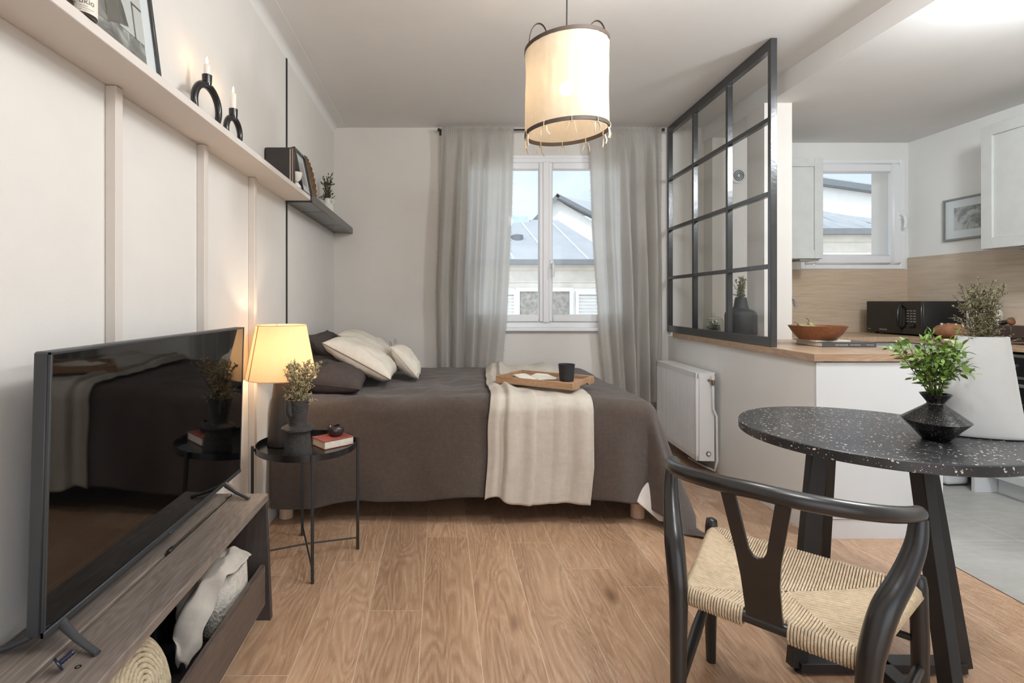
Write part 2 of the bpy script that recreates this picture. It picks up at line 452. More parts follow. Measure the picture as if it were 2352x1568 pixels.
# ------------------------------------------------------------------ the room
XW, YF, XR, ZC, ZK, YB = -.92, 4.46, 4.016, 2.675, 2.544, -1.7
XB = 2.24                                     # where the lower kitchen ceiling starts

def floor_wood():
    bm = bmesh.new(); col = bm.loops.layers.color.new('plank')
    w = .204; r = random.Random(3)
    ends = {-2: 2.35, -1: 1.979, 0: 2.597, 1: 2.866, 2: 2.534, 3: 2.29, 4: 2.145, 5: 2.80}
    L = 1.29
    def quad(a, b, c, d, mi, rgba):
        f = bm.faces.new([bm.verts.new(p) for p in (a, b, c, d)]); f.material_index = mi
        for lp in f.loops: lp[col] = rgba
    for k in range(-6, 20):
        x0 = -.0709 - .204 + k*w; x1 = x0 + w - .0028
        if x0 > 2.3: break
        e = ends.get(k-1, r.uniform(1.5, 2.9))
        y = e - L*4
        while y < YF:
            y0, y1 = max(y, YB), min(y+L-.0028, YF)
            if y1 > y0 + .01:
                a0, a1 = max(x0, XW), min(x1, 2.3)
                def lim(yy): return 2.17 + .05*yy
                q0 = min(a1, lim(y0)); q1 = min(a1, lim(y1))
                if q0 > a0 and q1 > a0:
                    g = (r.random(), r.random(), r.random(), 1)
                    quad((a0, y0, 0), (q0, y0, 0), (q1, y1, 0), (a0, y1, 0), 0, g)
            y += L
    quad((XW, YB, -.0003), (2.17+.05*YB, YB, -.0003), (2.17+.05*YF, YF, -.0003), (XW, YF, -.0003), 1, (0, 0, 0, 1))
    me = bpy.data.meshes.new('floor'); bm.to_mesh(me); bm.free()
    me.materials.append(M['floor']); me.materials.append(M['seam'])
    o = bpy.data.objects.new('floor', me); C.objects.link(o); o['kind'] = 'structure'
    tag(o, 'oak plank floor of the bedroom and dining side', 'floor', kind='structure')
floor_wood()
g = G(); g.face([(2.17+.05*YB, YB, -.0005), (XR, YB, -.0005), (XR, YF, -.0005), (2.17+.05*YF, YF, -.0005)])
struct('floor_kitchen', g, M['tile'], label='grey stone tile floor of the kitchen', cat='floor')
g = G(); g.box((2.17+.05*1.2, 1.2, .0012), (.004, 2.9, .0016), (0, 0, -math.atan(.05)))
struct('trim_1', g, M['book_brown'], label='thin dark joint between the oak planks and the tiles', cat='trim')

g = G(); g.b2((XW-.2, YB, 0), (XW, YF+.3, 2.62))
struct('wall_left', g, M['wall_taupe'], label='greige panelled wall on the left', cat='wall')
g = G()   # plaster cove above the painted wall
pts = [(XW, 2.62)] + [(XW+.036-.036*math.cos(a), 2.636+.036*math.sin(a)) for a in [PI/2*i/6*.95+.08 for i in range(7)]] + [(XW+.1, ZC-.002), (XW+.1, ZC+.05), (XW-.2, ZC+.05), (XW-.2, 2.62)]
m = Matrix(((1,0,0,0),(0,0,-1,YF),(0,1,0,0),(0,0,0,1)))
g.prism(pts, YF-YB, m)
struct('trim_2', g, M['ceil'], smooth=60, label='white plaster cove along the top of the left wall', cat='trim')

def wall_back():
    g = G(); y0, y1 = YF, YF+.34
    wx0, wx1, wz0, wz1 = .135, 1.655, .955, 2.42
    kx0, kx1, kz0, kz1 = 3.085, 3.985, 1.457, 2.405
    xs = [XW-.2, wx0, wx1, kx0, kx1, XR+.2]
    for i in range(5):
        if i == 1: zz = [(0, wz0), (wz1, ZC)]
        elif i == 3: zz = [(0, kz0), (kz1, ZC)]
        else: zz = [(0, ZC)]
        for a, b in zz: g.b2((xs[i], y0, a), (xs[i+1], y1, b))
    return g
struct('wall_back', wall_back(), M['wall_white'], label='far wall with the two windows', cat='wall')
g = G(); g.b2((XB+.03, YF-.003, .9), (3.085, YF, ZK)); g.b2((3.085, YF-.003, 2.405), (3.985, YF, ZK)); g.b2((3.985, YF-.003, .9), (XR, YF, ZK)); g.b2((3.085, YF-.003, .9), (3.985, YF, 1.457))
struct('wall_back_kitchen', g, M['wall_kitchen'], label='white painted kitchen part of the far wall', cat='wall')
g = G(); g.b2((XR, YB, 0), (XR+.2, YF+.3, ZC))
struct('wall_right', g, M['wall_kitchen'], label='white kitchen wall on the right', cat='wall')
g = G(); g.b2((XW-.2, YB, ZC), (XR+.2, YF+.34, ZC+.15))
struct('ceiling', g, M['ceil'], label='white ceiling', cat='ceiling')
g = G(); g.b2((XB, YB, ZK), (XR, YF, ZC))
struct('ceiling_kitchen', g, M['ceil'], label='lowered white kitchen ceiling', cat='ceiling')
g = G(); g.b2((XB+.02, 4.32, 0), (2.66, YF, ZK))
struct('wall_duct', g, M['wall_white'], label='boxed duct beside the kitchen pillar', cat='wall')
g = G(); g.b2((2.22, 3.56, 0), (2.41, 3.76, ZK))
struct('pillar', g, M['wall_white'], label='square pillar standing on the worktop behind the glazed screen', cat='pillar')
# low wall under the glazed partition (very slightly out of square with the room)
def px(y): return 1.86 + .05*(y-2.6)
g = G(); g.prism([(px(2.585), 2.585), (px(2.585)+.05, 2.585), (px(YF)+.05, YF), (px(YF), YF)], .885)
struct('wall_partition', g, M['wall_kitchen'], label='low white wall under the glazed screen', cat='wall')
# panelling battens and the black joint strip
for i, y in enumerate((.885, 1.417, 1.949, 2.47)):
    g = G(); g.b2((XW, y, .09), (XW+.03, y+.032, 1.772), .002)
    struct('trim_%d' % (i+3), g, M['shelf'], label='vertical panelling batten %s' % ('nearest the camera', 'second from the camera', 'third from the camera', 'behind the table lamp')[i], cat='trim')
g = G(); g.b2((XW, 3.065, .5), (XW+.006, 3.083, 1.765)); g.b2((XW, 3.065, 1.80), (XW+.006, 3.083, 2.62))
struct('trim_7', g, M['black_metal'], label='black vertical joint strip on the left wall', cat='trim')
g = G(); g.b2((XW, YB, 0), (XW+.014, YF, .085), .003)
struct('baseboard_left', g, M['white_gloss'], label='white baseboard along the left wall', cat='baseboard')
# ventilation grille on the duct
t = thing('air_vent', 'round white air vent behind the glazed screen', 'vent', (2.47, 4.32, 2.225))
rx = Matrix.Rotation(PI/2, 4, 'X')
g = G(); g.lathe([(0, 0), (.065, 0), (.065, .012), (.05, .018), (0, .018)], 32, m=rx); obj('plate', g, M['white_gloss'], t)
g = G()
for r in (.014, .026, .038): g.lathe([(r, .018), (r+.006, .018), (r+.006, .021), (r, .021)], 28, m=rx, closed=True)
obj('grille_ring', g, M['black_metal'], t)
# splashback panels
g = G(); g.b2((2.66, YF-.012, .92), (XR-.01, YF-.003, 1.455)); struct('trim_8', g, M['splash'], label='pale oak splashback under the kitchen window', cat='splashback')
g = G(); g.b2((XR-.012, 1.2, .92), (XR, YF-.012, 1.555)); struct('trim_9', g, M['splash_y'], label='pale oak splashback on the right kitchen wall', cat='splashback')

# ------------------------------------------------------------------ windows
def frame_border(g, x0, x1, z0, z1, w, y0, y1, bev=.004):
    g.b2((x0, y0, z0), (x0+w, y1, z1), bev); g.b2((x1-w, y0, z0), (x1, y1, z1), bev)
    g.b2((x0+w, y0, z0), (x1-w, y1, z0+w), bev); g.b2((x0+w, y0, z1-w), (x1-w, y1, z1), bev)
def handle(parent, x, y, z, bend=0):
    g = G(); g.box((x, y, z), (.03, .012, .07), None, .004, 2)
    pts = [(x, y-.004, z), (x, y-.04, z), (x+bend*.2, y-.05, z-.012), (x+bend*.6, y-.052, z-.06), (x+bend*.2, y-.05, z-.115)]
    g.tube(pts, [.009, .009, .011, .012, .010], 10)
    obj('window_handle', g, M['pvc'], parent, smooth=60)
g = G(); frame_border(g, .135, 1.655, .955, 2.42, .05, YF-.012, YF+.06, .006)
w1 = struct('window_1', g, M['pvc'], label='white double casement window over the bed', cat='window')
for a, b in ((.185, .898), (.892, 1.605)):
    g = G(); frame_border(g, a, b, 1.005, 2.37, .062, YF-.03, YF+.03, .008)
    s = obj('sash', g, M['pvc'], w1)
    g = G(); g.b2((a+.06, YF, 1.06), (b-.06, YF+.006, 2.315)); obj('pane', g, M['glass'], s, smooth=0)
g = G(); g.b2((.868, YF-.04, 1.0), (.922, YF-.018, 2.375), .006); obj('meeting_stile', g, M['pvc'], w1)
handle(w1, .945, YF-.036, 1.50)
g = G(); g.b2((.10, YF-.05, .925), (1.69, YF, .957), .006); obj('sill', g, M['pvc'], w1)
g = G(); g.b2((.10, YF-.018, 2.405), (1.69, YF, 2.435), .004); obj('casing', g, M['pvc'], w1)

g = G(); frame_border(g, 3.085, 3.985, 1.457, 2.405, .04, YF-.012, YF+.06, .005)
w2 = struct('window_2', g, M['pvc'], label='small white kitchen window', cat='window')
g = G(); frame_border(g, 3.125, 3.945, 1.497, 2.365, .085, YF-.03, YF+.03, .016); s2 = obj('sash', g, M['pvc'], w2)
g = G(); g.b2((3.2, YF, 1.57), (3.87, YF+.006, 2.29)); obj('pane', g, M['glass'], s2, smooth=0)
handle(w2, 3.915, YF-.03, 1.915, .02)

# ------------------------------------------------------------------ glazed partition screen
t = thing('glazed_partition', 'black framed glazed partition screen standing on the low wall', 'partition', (px(3.6), 3.6, .92))
def pxs(y): return 1.72 + .05*y - px(3.6)
ys = (2.95, 3.435, 3.95, 4.44); zs = (.0, .46, .875, 1.30, 1.752); W = .026
g = G()
def vbar(y, wd, z0, z1, dp=.036):
    g.box((pxs(y)+dp/2, y-3.6, (z0+z1)/2), (dp, wd, z1-z0), (0, 0, -.05), .0015)
def hbar(y0, y1, z, h, dp=.036):
    g.bar((pxs(y0)+dp/2, y0-3.6, z), (pxs(y1)+dp/2, y1-3.6, z), dp, h, bev=.0015)
vbar(ys[0], .03, 0, zs[4]); vbar(ys[3], .034, 0, zs[4])
hbar(ys[0], ys[3], .028, .056); hbar(ys[0], ys[3], zs[4]-.03, .06)
obj('frame', g, M['black_frame'], t)
for y in ys[1:3]:
    g = G(); vbar(y, W, .056, zs[4]-.06, .034); obj('mullion', g, M['black_frame'], t)
for z in zs[1:4]:
    for a, b in zip(ys, ys[1:]):
        g = G(); hbar(a+.015, b-.013, z, W, .032); obj('glazing_bar', g, M['black_frame'], t)
zz = [.056, .447, .473, .862, .888, 1.287, 1.313, zs[4]-.06]
for a, b in zip(ys, ys[1:]):
    for k in range(4):
        g = G(); z0, z1 = zz[2*k], zz[2*k+1]
        p = [(pxs(a+.015)+.018, a+.015-3.6), (pxs(b-.013)+.018, b-.013-3.6)]
        g.face([(p[0][0], p[0][1], z0), (p[1][0], p[1][1], z0), (p[1][0], p[1][1], z1), (p[0][0], p[0][1], z1)])
        obj('pane', g, M['glass2'], t, smooth=0)

# ------------------------------------------------------------------ outside: houses across the yard
def facade_house():
    Y = 12.0
    t = thing('neighbour_house', 'cream house with pale zinc roof seen through the bedroom window', 'house', (2.2, Y, -3))
    def P(x, y, z): return (x-2.2, y-Y, z+3)
    g = G(); g.b2(P(-3, Y, -3), P(4.0, Y+5, 1.62)); obj('wall', g, M['render'], t)
    g = G(); g.b2(P(-3, Y-.05, 1.62), P(4.0, Y+5, 1.90)); g.b2(P(-3, Y-.12, 1.90), P(4.05, Y+5, 2.02)); g.b2(P(-3, Y-.03, 1.50), P(4.0, Y, 1.64)); obj('cornice', g, M['render_d'], t)
    g = G(); g.b2(P(-3, Y-.32, 2.02), P(4.1, Y-.12, 2.13)); obj('gutter', g, M['gutter'], t)
    g = G(); rt = lambda x, k: P(x, Y-.2+3.2*k, 2.12+1.42*k)
    g.face([rt(-3, 0), rt(4.1, 0), rt(3.36, 1), rt(-3, 1)]); g.face([rt(-3, 1), rt(3.36, 1), P(4.1, Y+5, 2.1), P(-3, Y+5, 2.1)]); g.face([rt(4.1, 0), P(4.1, Y+5, 2.1), rt(3.36, 1)])
    rf = obj('roof', g, M['zinc'], t, smooth=0)
    for i in range(8):
        g = G(); x = -2.6+i*.85; g.bar(rt(x, .0), rt(x-.25, 1), .05, .06); obj('roof_seam', g, M['zinc_seam'], rf)
    g = G(); g.box(P(1.75, Y+2.9, 3.52), (1.5, .25, .34)); obj('skylight', g, M['zinc_seam'], t)
    g = G(); g.box(P(1.75, Y+2.765, 3.50), (1.36, .02, .2)); obj('skylight_pane', g, plain('skylight_glass', (190, 208, 228), .2), t)
    g = G(); g.lathe([(0, 0), (.16, 0), (.16, .2), (0, .24)], 16, P(1.95, Y+1.35, 2.68), sy=1.2); obj('roof_vent', g, M['gutter'], t)
    g = G(); g.b2(P(1.82, Y-.02, .2), P(2.95, Y+.05, 1.42)); f = obj('window', g, M['curtain_o'], t)
    g = G(); frame_border(g, 1.72-2.2, 3.05-2.2, 3.1, 4.5, .09, -.06, .0, 0); obj('window_surround', g, M['white_gloss'], f)
    for a in (1.12, 3.1):
        g = G(); x0 = a-2.2; frame_border(g, x0, x0+.62, 3.1, 4.42, .07, -.07, -.01, 0)
        for k in range(16): g.box((x0+.31, -.045, 3.2+k*.077), (.5, .012, .05), (.6, 0, 0))
        obj('shutter', g, M['shutter'], t)
facade_house()
def gable_house():
    Y = 17.4
    t = thing('gabled_house', 'tall white gabled house behind the zinc roof, seen through the bedroom window', 'house', (5.5, Y, -3))
    def P(x, y, z): return (x-5.5, y-Y, z+3)
    ap = (3.86, 4.62)
    g = G(); g.prism([(2.9-5.5, 0), (12-5.5, 0), (12-5.5, 4.0), (9.6-5.5, 4.0), (ap[0]-5.5, ap[1]+3), (2.9-5.5, 6.6)], 5, Matrix(((1,0,0,0),(0,0,-1,5),(0,1,0,0),(0,0,0,1))))
    obj('wall', g, M['render'], t)
    g = G()
    g.bar(P(ap[0]-.05, Y-.1, ap[1]+.08), P(ap[0]+3.2, Y-.1, ap[1]-1.62), .35, .12); g.bar(P(ap[0]+.02, Y-.1, ap[1]+.08), P(2.75, Y-.1, 3.5), .35, .12)
    obj('verge', g, M['gutter'], t)
    g = G(); g.face([P(ap[0], Y, ap[1]+.14), P(ap[0]+3.2, Y, ap[1]-1.55), P(ap[0]+5.2, Y+4, ap[1]+.05), P(ap[0]+1, Y+4, ap[1]+.1)]); obj('roof', g, M['zinc'], t, smooth=0)
gable_house()
def kitchen_house():
    Y = 8.6
    t = thing('roofed_annex', 'low annex with zinc roofs seen through the kitchen window', 'house', (6.8, Y, -3))
    def P(x, y, z): return (x-6.8, y-Y, z+3)
    x0, x1 = 4.9, 9.6
    lo = lambda x: 3.42-.19*(x-4.7); up = lambda x: 3.86-.142*(x-4.7)
    g = G(); g.b2(P(x0, Y, -3), P(x1, Y+2.6, 2.0)); obj('wall', g, M['render'], t)
    g = G(); g.b2(P(x0, Y-.06, 2.0), P(x1, Y+2.6, 2.18)); g.b2(P(x0, Y-.10, 2.16), P(x1, Y+.4, 2.27)); obj('cornice', g, M['render_d'], t)
    g = G(); g.b2(P(x0, Y-.25, 2.27), P(x1, Y-.05, 2.36)); obj('gutter', g, M['gutter'], t)
    g = G(); g.face([P(x0, Y-.1, 2.36), P(x1, Y-.1, 2.36), P(x1, Y+1.5, lo(x1)), P(x0, Y+1.5, lo(x0))]); rf = obj('roof', g, M['zinc'], t, smooth=0)
    for k in range(8):
        g = G(); xa, xb = 5.6+.55*k, 4.95+.55*k; g.bar(P(xa, Y-.1, 2.37), P(xb, Y+1.5, lo(xb)+.01), .035, .05); obj('roof_seam', g, M['zinc_seam'], rf)
    g = G(); g.prism([(x0-6.8, 5.2), (x1-6.8, 5.2), (x1-6.8, up(x1)+3), (x0-6.8, up(x0)+3)], 1.1, Matrix(((1,0,0,0),(0,0,-1,2.6),(0,1,0,0),(0,0,0,1)))); obj('upper_wall', g, M['render'], t)
    g = G(); g.bar(P(x0, Y+1.42, up(x0)), P(x1, Y+1.42, up(x1)), .2, .11); obj('eave', g, M['gutter'], t)
    g = G(); g.face([P(x0, Y+1.35, up(x0)+.06), P(x1, Y+1.35, up(x1)+.06), P(x1, Y+2.7, up(x1)+.52), P(x0, Y+2.7, up(x0)+.52)]); rf = obj('upper_roof', g, M['zinc'], t, smooth=0)
    for k in range(8):
        g = G(); xa, xb = 5.9+.5*k, 5.2+.5*k; g.bar(P(xa, Y+1.35, up(xa)+.07), P(xb, Y+2.7, up(xb)+.53), .035, .05); obj('roof_seam', g, M['zinc_seam'], rf)
kitchen_house()

# ------------------------------------------------------------------ camera, sky, light
cam = bpy.data.cameras.new('camera'); co = bpy.data.objects.new('camera', cam); C.objects.link(co)
cam.sensor_fit = 'HORIZONTAL'; cam.sensor_width = 36; cam.lens = 36*1190/2352
cam.shift_x = (1176-1013.5)/2352; cam.shift_y = -(784-692)/2352
cam.clip_start = .02; cam.clip_end = 200
co.location = (0, 0, 1.18); co.rotation_euler = (PI/2, 0, 0)
sc.camera = co
wd = bpy.data.worlds.new('sky'); sc.world = wd; wd.use_nodes = True
nt = wd.node_tree; nt.nodes.clear()
o_ = nt.nodes.new('ShaderNodeOutputWorld'); bg = nt.nodes.new('ShaderNodeBackground')
tc = nt.nodes.new('ShaderNodeTexCoord'); sp = nt.nodes.new('ShaderNodeSeparateXYZ')
nt.links.new(tc.outputs['Generated'], sp.inputs[0])
rz = nt.nodes.new('ShaderNodeValToRGB'); e = rz.color_ramp.elements
e[0].position = 0.0; e[0].color = (.52, .50, .47, 1); e[1].position = .5; e[1].color = (.55, .52, .49, 1)
for p, c in ((.51, (.82, .88, .95, 1)), (.62, (.62, .76, .95, 1)), (1.0, (.54, .68, .90, 1))):
    x = e.new(p); x.color = c
mz = nt.nodes.new('ShaderNodeMath'); mz.operation = 'MULTIPLY_ADD'; mz.inputs[1].default_value = .5; mz.inputs[2].default_value = .5
nt.links.new(sp.outputs['Z'], mz.inputs[0]); nt.links.new(mz.outputs[0], rz.inputs['Fac'])
cl = nt.nodes.new('ShaderNodeTexNoise'); cl.inputs['Scale'].default_value = 3.0; cl.inputs['Detail'].default_value = 6
nt.links.new(tc.outputs['Generated'], cl.inputs['Vector'])
cr = nt.nodes.new('ShaderNodeValToRGB'); cr.color_ramp.elements[0].position = .42; cr.color_ramp.elements[1].position = .68
nt.links.new(cl.outputs['Fac'], cr.inputs['Fac'])
mxc = nt.nodes.new('ShaderNodeMix'); mxc.data_type = 'RGBA'; nt.links.new(cr.outputs['Color'], mxc.inputs[0])
nt.links.new(rz.outputs['Color'], mxc.inputs[6]); mxc.inputs[7].default_value = (.95, .97, 1, 1)
# the sky is several times brighter on the sun's side (behind the camera)
ry = nt.nodes.new('ShaderNodeMapRange'); ry.inputs['From Min'].default_value = .25; ry.inputs['From Max'].default_value = -.9
ry.inputs['To Min'].default_value = SKY_N; ry.inputs['To Max'].default_value = SKY_S; ry.interpolation_type = 'SMOOTHSTEP'
nt.links.new(sp.outputs['Y'], ry.inputs['Value'])
nt.links.new(mxc.outputs[2], bg.inputs['Color']); nt.links.new(ry.outputs[0], bg.inputs['Strength']); nt.links.new(bg.outputs[0], o_.inputs['Surface'])

sc.view_settings.view_transform = 'Standard'; sc.view_settings.look = 'None'
sc.view_settings.exposure = EXPO; sc.view_settings.gamma = 1; sc.view_settings.use_curve_mapping = False
sc.cycles.use_denoising = True
sc.cycles.max_bounces = 7; sc.cycles.diffuse_bounces = 4; sc.cycles.glossy_bounces = 3; sc.cycles.transparent_max_bounces = 10; sc.cycles.transmission_bounces = 4
sc.cycles.use_adaptive_sampling = True; sc.cycles.adaptive_threshold = .02; sc.cycles.adaptive_min_samples = 24
sc.cycles.sample_clamp_indirect = 6; sc.cycles.caustics_reflective = False; sc.cycles.caustics_refractive = False

# ------------------------------------------------------------------ left wall: shelf and what stands on it
SZ = 1.800                                     # top of the shelf
t = thing('picture_ledge', 'long taupe painted wall shelf over the panelling', 'shelf', (XW, .8, SZ))
g = G(); g.b2((.0, -2.3, -.027), (.15, 2.252, 0), .002); obj('shelf_board', g, M['shelf'], t)
t = thing('dark_wall_shelf', 'short dark grey wall shelf in the corner at the end of the taupe one', 'shelf', (XW, 3.75, SZ))
g = G()
for a, b in ((-.694, -.37), (-.362, .21), (.218, .706)): g.b2((.0, a, -.036), (.15, b, -.0), .003)
obj('shelf_board', g, M['black_frame'], t)
g = G(); g.b2((.150, -.698, -.04), (.160, .706, .012), .002); obj('front_lip', g, M['black_frame'], t)

def rotm(ax, a): return Matrix.Rotation(a, 4, ax)
def framed(name, label, cat, loc, rz, lean, w, h, fw, depth, mat_f, mat_p, matw, group=None, figure=None):
    """upright frame facing local -y, its back leaning on the wall"""
    t = thing(name, label, cat, loc, rz, group)
    L = rotm('X', -lean)
    def bx(g, a, b, bev=0):
        old = set(g.bm.verts); g.b2(a, b, bev)
        for v in g.bm.verts:
            if v not in old: v.co = L @ v.co
        return g
    g = G()
    bx(g, (-w/2, 0, 0), (-w/2+fw, depth, h), .001); bx(g, (w/2-fw, 0, 0), (w/2, depth, h), .001)
    bx(g, (-w/2+fw, 0, 0), (w/2-fw, depth, fw), .001); bx(g, (-w/2+fw, 0, h-fw), (w/2-fw, depth, h), .001)
    bx(g, (-w/2+.002, depth-.004, .002), (w/2-.002, depth-.001, h-.002))
    obj('frame', g, mat_f, t)
    g = G(); bx(g, (-w/2+fw, depth*.45, fw), (w/2-fw, depth*.45+.002, h-fw)); obj('mat_board', g, M['mat_white'], t)
    g = G(); bx(g, (-w/2+fw+matw[0], depth*.45-.001, fw+matw[2]), (w/2-fw-matw[1], depth*.45, h-fw-matw[3])); pr = obj('photo_print', g, mat_p, t)
    if figure:
        g = G()
        for poly, mi in figure:
            g.mi = mi
            g.face([L @ Vector((x, depth*.45-.0022-.0002*i, z)) for i, (x, z) in [(0, q) for q in poly]])
        obj('printed_figure', g, [M['print_black2'], M['print_light'], M['print_mid']], pr, smooth=0, fix=False)
    g = G(); bx(g, (-w/2+fw, depth*.2, fw), (w/2-fw, depth*.2+.001, h-fw)); obj('glazing', g, M['glass'], t, smooth=0)
    return t
M['print_black2'] = plain('print_dark_tone', (104, 98, 90), .5, var=.2, vs=30)
M['print_light'] = plain('print_light_tone', (212, 209, 203), .5, var=.03)
M['print_mid'] = plain('print_mid_tone', (150, 146, 138), .5, var=.1)
# large photograph leaning on the wall, facing the room (+X): local -y -> world +x needs rz = +90 deg
fig = [([(.035, .105), (.15, .105), (.15, .40), (.035, .40)], 1), ([(-.02, .085), (.02, .105), (.075, .12), (.06, .17), (.03, .22), (.01, .245), (-.02, .2)], 0),
       ([(.0, .225), (.032, .235), (.03, .255), (.0, .25)], 0), ([(-.14, .085), (-.02, .085), (-.02, .1), (-.14, .12)], 2), ([(.10, .105), (.108, .105), (.108, .2), (.10, .2)], 0), ([(.10, .2), (.15, .2), (.15, .207), (.10, .207)], 0)]
framed('framed_photo', 'large black and white framed photo leaning beside the bottle on the taupe shelf', 'picture', (-.822, 1.325, SZ+.002), PI/2, .13, .42, .52, .011, .02, M['black_frame'], M['print_a'], (.05, .05, .036, .07), figure=fig)
# bottle with label
def bottle():
    t = thing('bottle', 'brown bottle with a cream label at the near end of the taupe shelf', 'bottle', (-.789, 1.138, SZ))
    g = G(); g.lathe([(0, 0), (.027, 0), (.029, .003), (.029, .11), (.026, .122), (.012, .134), (.011, .15), (.0135, .152), (.0135, .175), (0, .176)], 36); obj('body', g, M['bottle'], t)
    g = G(); a0 = -1.9; g.grid(30, 4, lambda u, v: Vector((.0293*math.cos(a0+2.75*u), .0293*math.sin(a0+2.75*u), .004+.066*v)))
    lb = obj('label', g, M['label'], t, fix=False)
    def wrap(p): # x along the circumference (towards the wall side), y up
        a = -1.24 + p.x/.0295; return Vector((.0297*math.cos(a), .0297*math.sin(a), p.y+.0))
    lettering('lettering', 'ukio', .018, M['ink_grey'], lb, f=lambda p: wrap(Vector((p.x+.002, p.y+.0225, 0))))
    for i, tx in enumerate(('bath & body', 'nourishing hand wash', 'with natural oils', 'made with care')):
        lettering('small_print', tx, .0034, M['ink_grey'], lb, f=lambda p, i=i: wrap(Vector((p.x+.002, p.y+.0165-.0045*i, 0))))
    g = G()
    for sgn, zc in ((1, .027), (-1, .021)):
        pts = []
        for k in range(9):
            u = -1+k/4; x = u*.0058; z = zc + (abs(u)**1.5*.006 if sgn > 0 else -.004+abs(u)**.8*.005)
            pts.append(wrap(Vector((x-.010, z, 0))))
        g.tube(pts, .0011, 6)
    g.tube([wrap(Vector((-.010, .017, 0))), wrap(Vector((-.010, .0145, 0)))], .0016, 6)
    obj('emblem', g, M['print_black'], lb)
bottle()
t = thing('metal_tumbler', 'dark metallic tumbler nearest the camera on the taupe shelf', 'tumbler', (-.790, 1.072, SZ))
g = G(); g.lathe([(0, 0), (.022, 0), (.025, .003), (.027, .10), (.025, .10), (.022, .006), (0, .006)], 32); obj('body', g, plain('smoked_metal', (110, 98, 88), .25, .9), t)

# ring candle holders and candles
def ring_holder(loc, rz, rad, tr, label, candle_h, clabel):
    t = thing('ring_candle_holder', label, 'candle holder', loc, rz, 'ring candle holders on the shelf')
    g = G(); n = 40
    g.tube([(0, rad*math.sin(2*PI*k/n), rad+tr+rad*-math.cos(2*PI*k/n)) for k in range(n)], [tr*(1-.1*math.cos(2*PI*k/n)) for k in range(n)], 14, closed=True)
    obj('ring', g, M['black_gloss'], t, smooth=80)
    g = G(); z = 2*rad+tr*1.6
    g.lathe([(0, z-.012), (.015, z-.01), (.0165, z), (.0175, z+.03), (.0135, z+.03), (.0125, z+.012), (0, z+.012)], 24); obj('candle_cup', g, M['black_gloss'], t)
    w = Matrix.Translation(loc)
    c = thing('taper_candle', clabel, 'candle', (loc[0], loc[1], loc[2]+z+.0125), 0, 'lit candles on the shelf')
    g = G(); g.lathe([(0, 0), (.0115, 0), (.0115, candle_h-.002), (.0105, candle_h), (.004, candle_h-.001), (0, candle_h-.001)], 20); obj('wax', g, M['candle'], c)
    g = G(); g.tube([(0, 0, candle_h-.002), (0, .0005, candle_h+.005)], .0008, 5); obj('wick', g, M['print_black'], c)
    g = G(); g.lathe([(0, candle_h+.003), (.0032, candle_h+.007), (.0042, candle_h+.012), (.003, candle_h+.02), (.0012, candle_h+.027), (0, candle_h+.031)], 12); obj('flame', g, M['flame'], c)
ring_holder((-.850, 1.88, SZ), -.14, .075, .0125, 'larger black ceramic ring candle holder on the shelf', .055, 'white candle burning in the larger ring holder')
ring_holder((-.845, 2.105, SZ), -.10, .056, .0115, 'smaller black ceramic ring candle holder on the shelf', .080, 'white candle burning in the smaller ring holder')

# upright books, little bowls, frame, woven tray, jug
def book(name, label, loc, rz, w, th, h, cm, group=None):
    """standing book: covers face local +-y, spine on local +x"""
    t = thing(name, label, 'book', loc, rz, group)
    g = G(); g.b2((-w/2, -th/2, 0), (w/2, -th/2+.002, h), .0006); g.b2((-w/2, th/2-.002, 0), (w/2, th/2, h), .0006); g.b2((w/2-.003, -th/2, 0), (w/2, th/2, h), .0006); obj('cover', g, cm, t)
    g = G(); g.b2((-w/2+.003, -th/2+.002, .003), (w/2-.003, th/2-.002, h-.003)); obj('pages', g, M['page'], t)
gb = 'books standing on the wall shelf'
book('book', 'tall black book facing the camera, front of the three on the shelf', (-.850, 2.70, SZ), PI, .128, .026, .178, M['book_black'], gb)
book('book', 'brown book standing directly behind the tall black one', (-.848, 2.728, SZ), PI, .134, .020, .188, M['book_brown'], gb)
book('book', 'thin dark book standing nearest the small photo frame', (-.845, 2.752, SZ), PI, .134, .016, .180, M['book_black'], gb)
t = thing('stacked_cups', 'white bowl perched on an upturned white cup by the shelf books', 'ornament', (-.795, 2.835, SZ))
g = G(); g.lathe([(0, .032), (.012, .030), (.026, .012), (.029, 0), (.026, 0), (.022, .012), (0, .024)], 28); obj('foot_cup', g, M['ceramic_white'], t)
g = G(); g.lathe([(0, .034), (.012, .034), (.026, .048), (.033, .072), (.0335, .084), (.031, .084), (.028, .066), (0, .045)], 28); obj('bowl', g, M['ceramic_white'], t)
framed('framed_photo', 'small deep black photo frame leaning in front of the woven tray', 'picture', (-.787, 3.085, SZ+.012), PI/2, .20, .235, .262, .012, .035, M['black_frame'], M['print_b'], (.034, .034, .05, .045))
t = thing('woven_tray', 'round brown woven tray propped behind the small black frame', 'basket', (-.858, 3.355, SZ+.012))
mt = Matrix.Rotation(-.15, 4, 'Y') @ Matrix.Translation((0, 0, .152)) @ Matrix.Rotation(PI/2, 4, 'Y')
def knob(p, a): return p + Vector((0, 0, .004*math.sin(a*24+p.length*180)+.003*math.sin(p.length*420)))
g = G(); g.lathe([(0, 0), (.024, .001), (.05, .0), (.07, .002), (.095, .001), (.118, .006), (.136, .018), (.149, .03), (.155, .026), (.145, .008), (.12, -.006), (0, -.008)], 72, m=mt, f=knob)
obj('weave', g, M['wicker'], t, smooth=80)
t = thing('jug_vase', 'small cream stoneware jug in the corner of the dark shelf', 'vase', (-.845, 3.84, SZ))
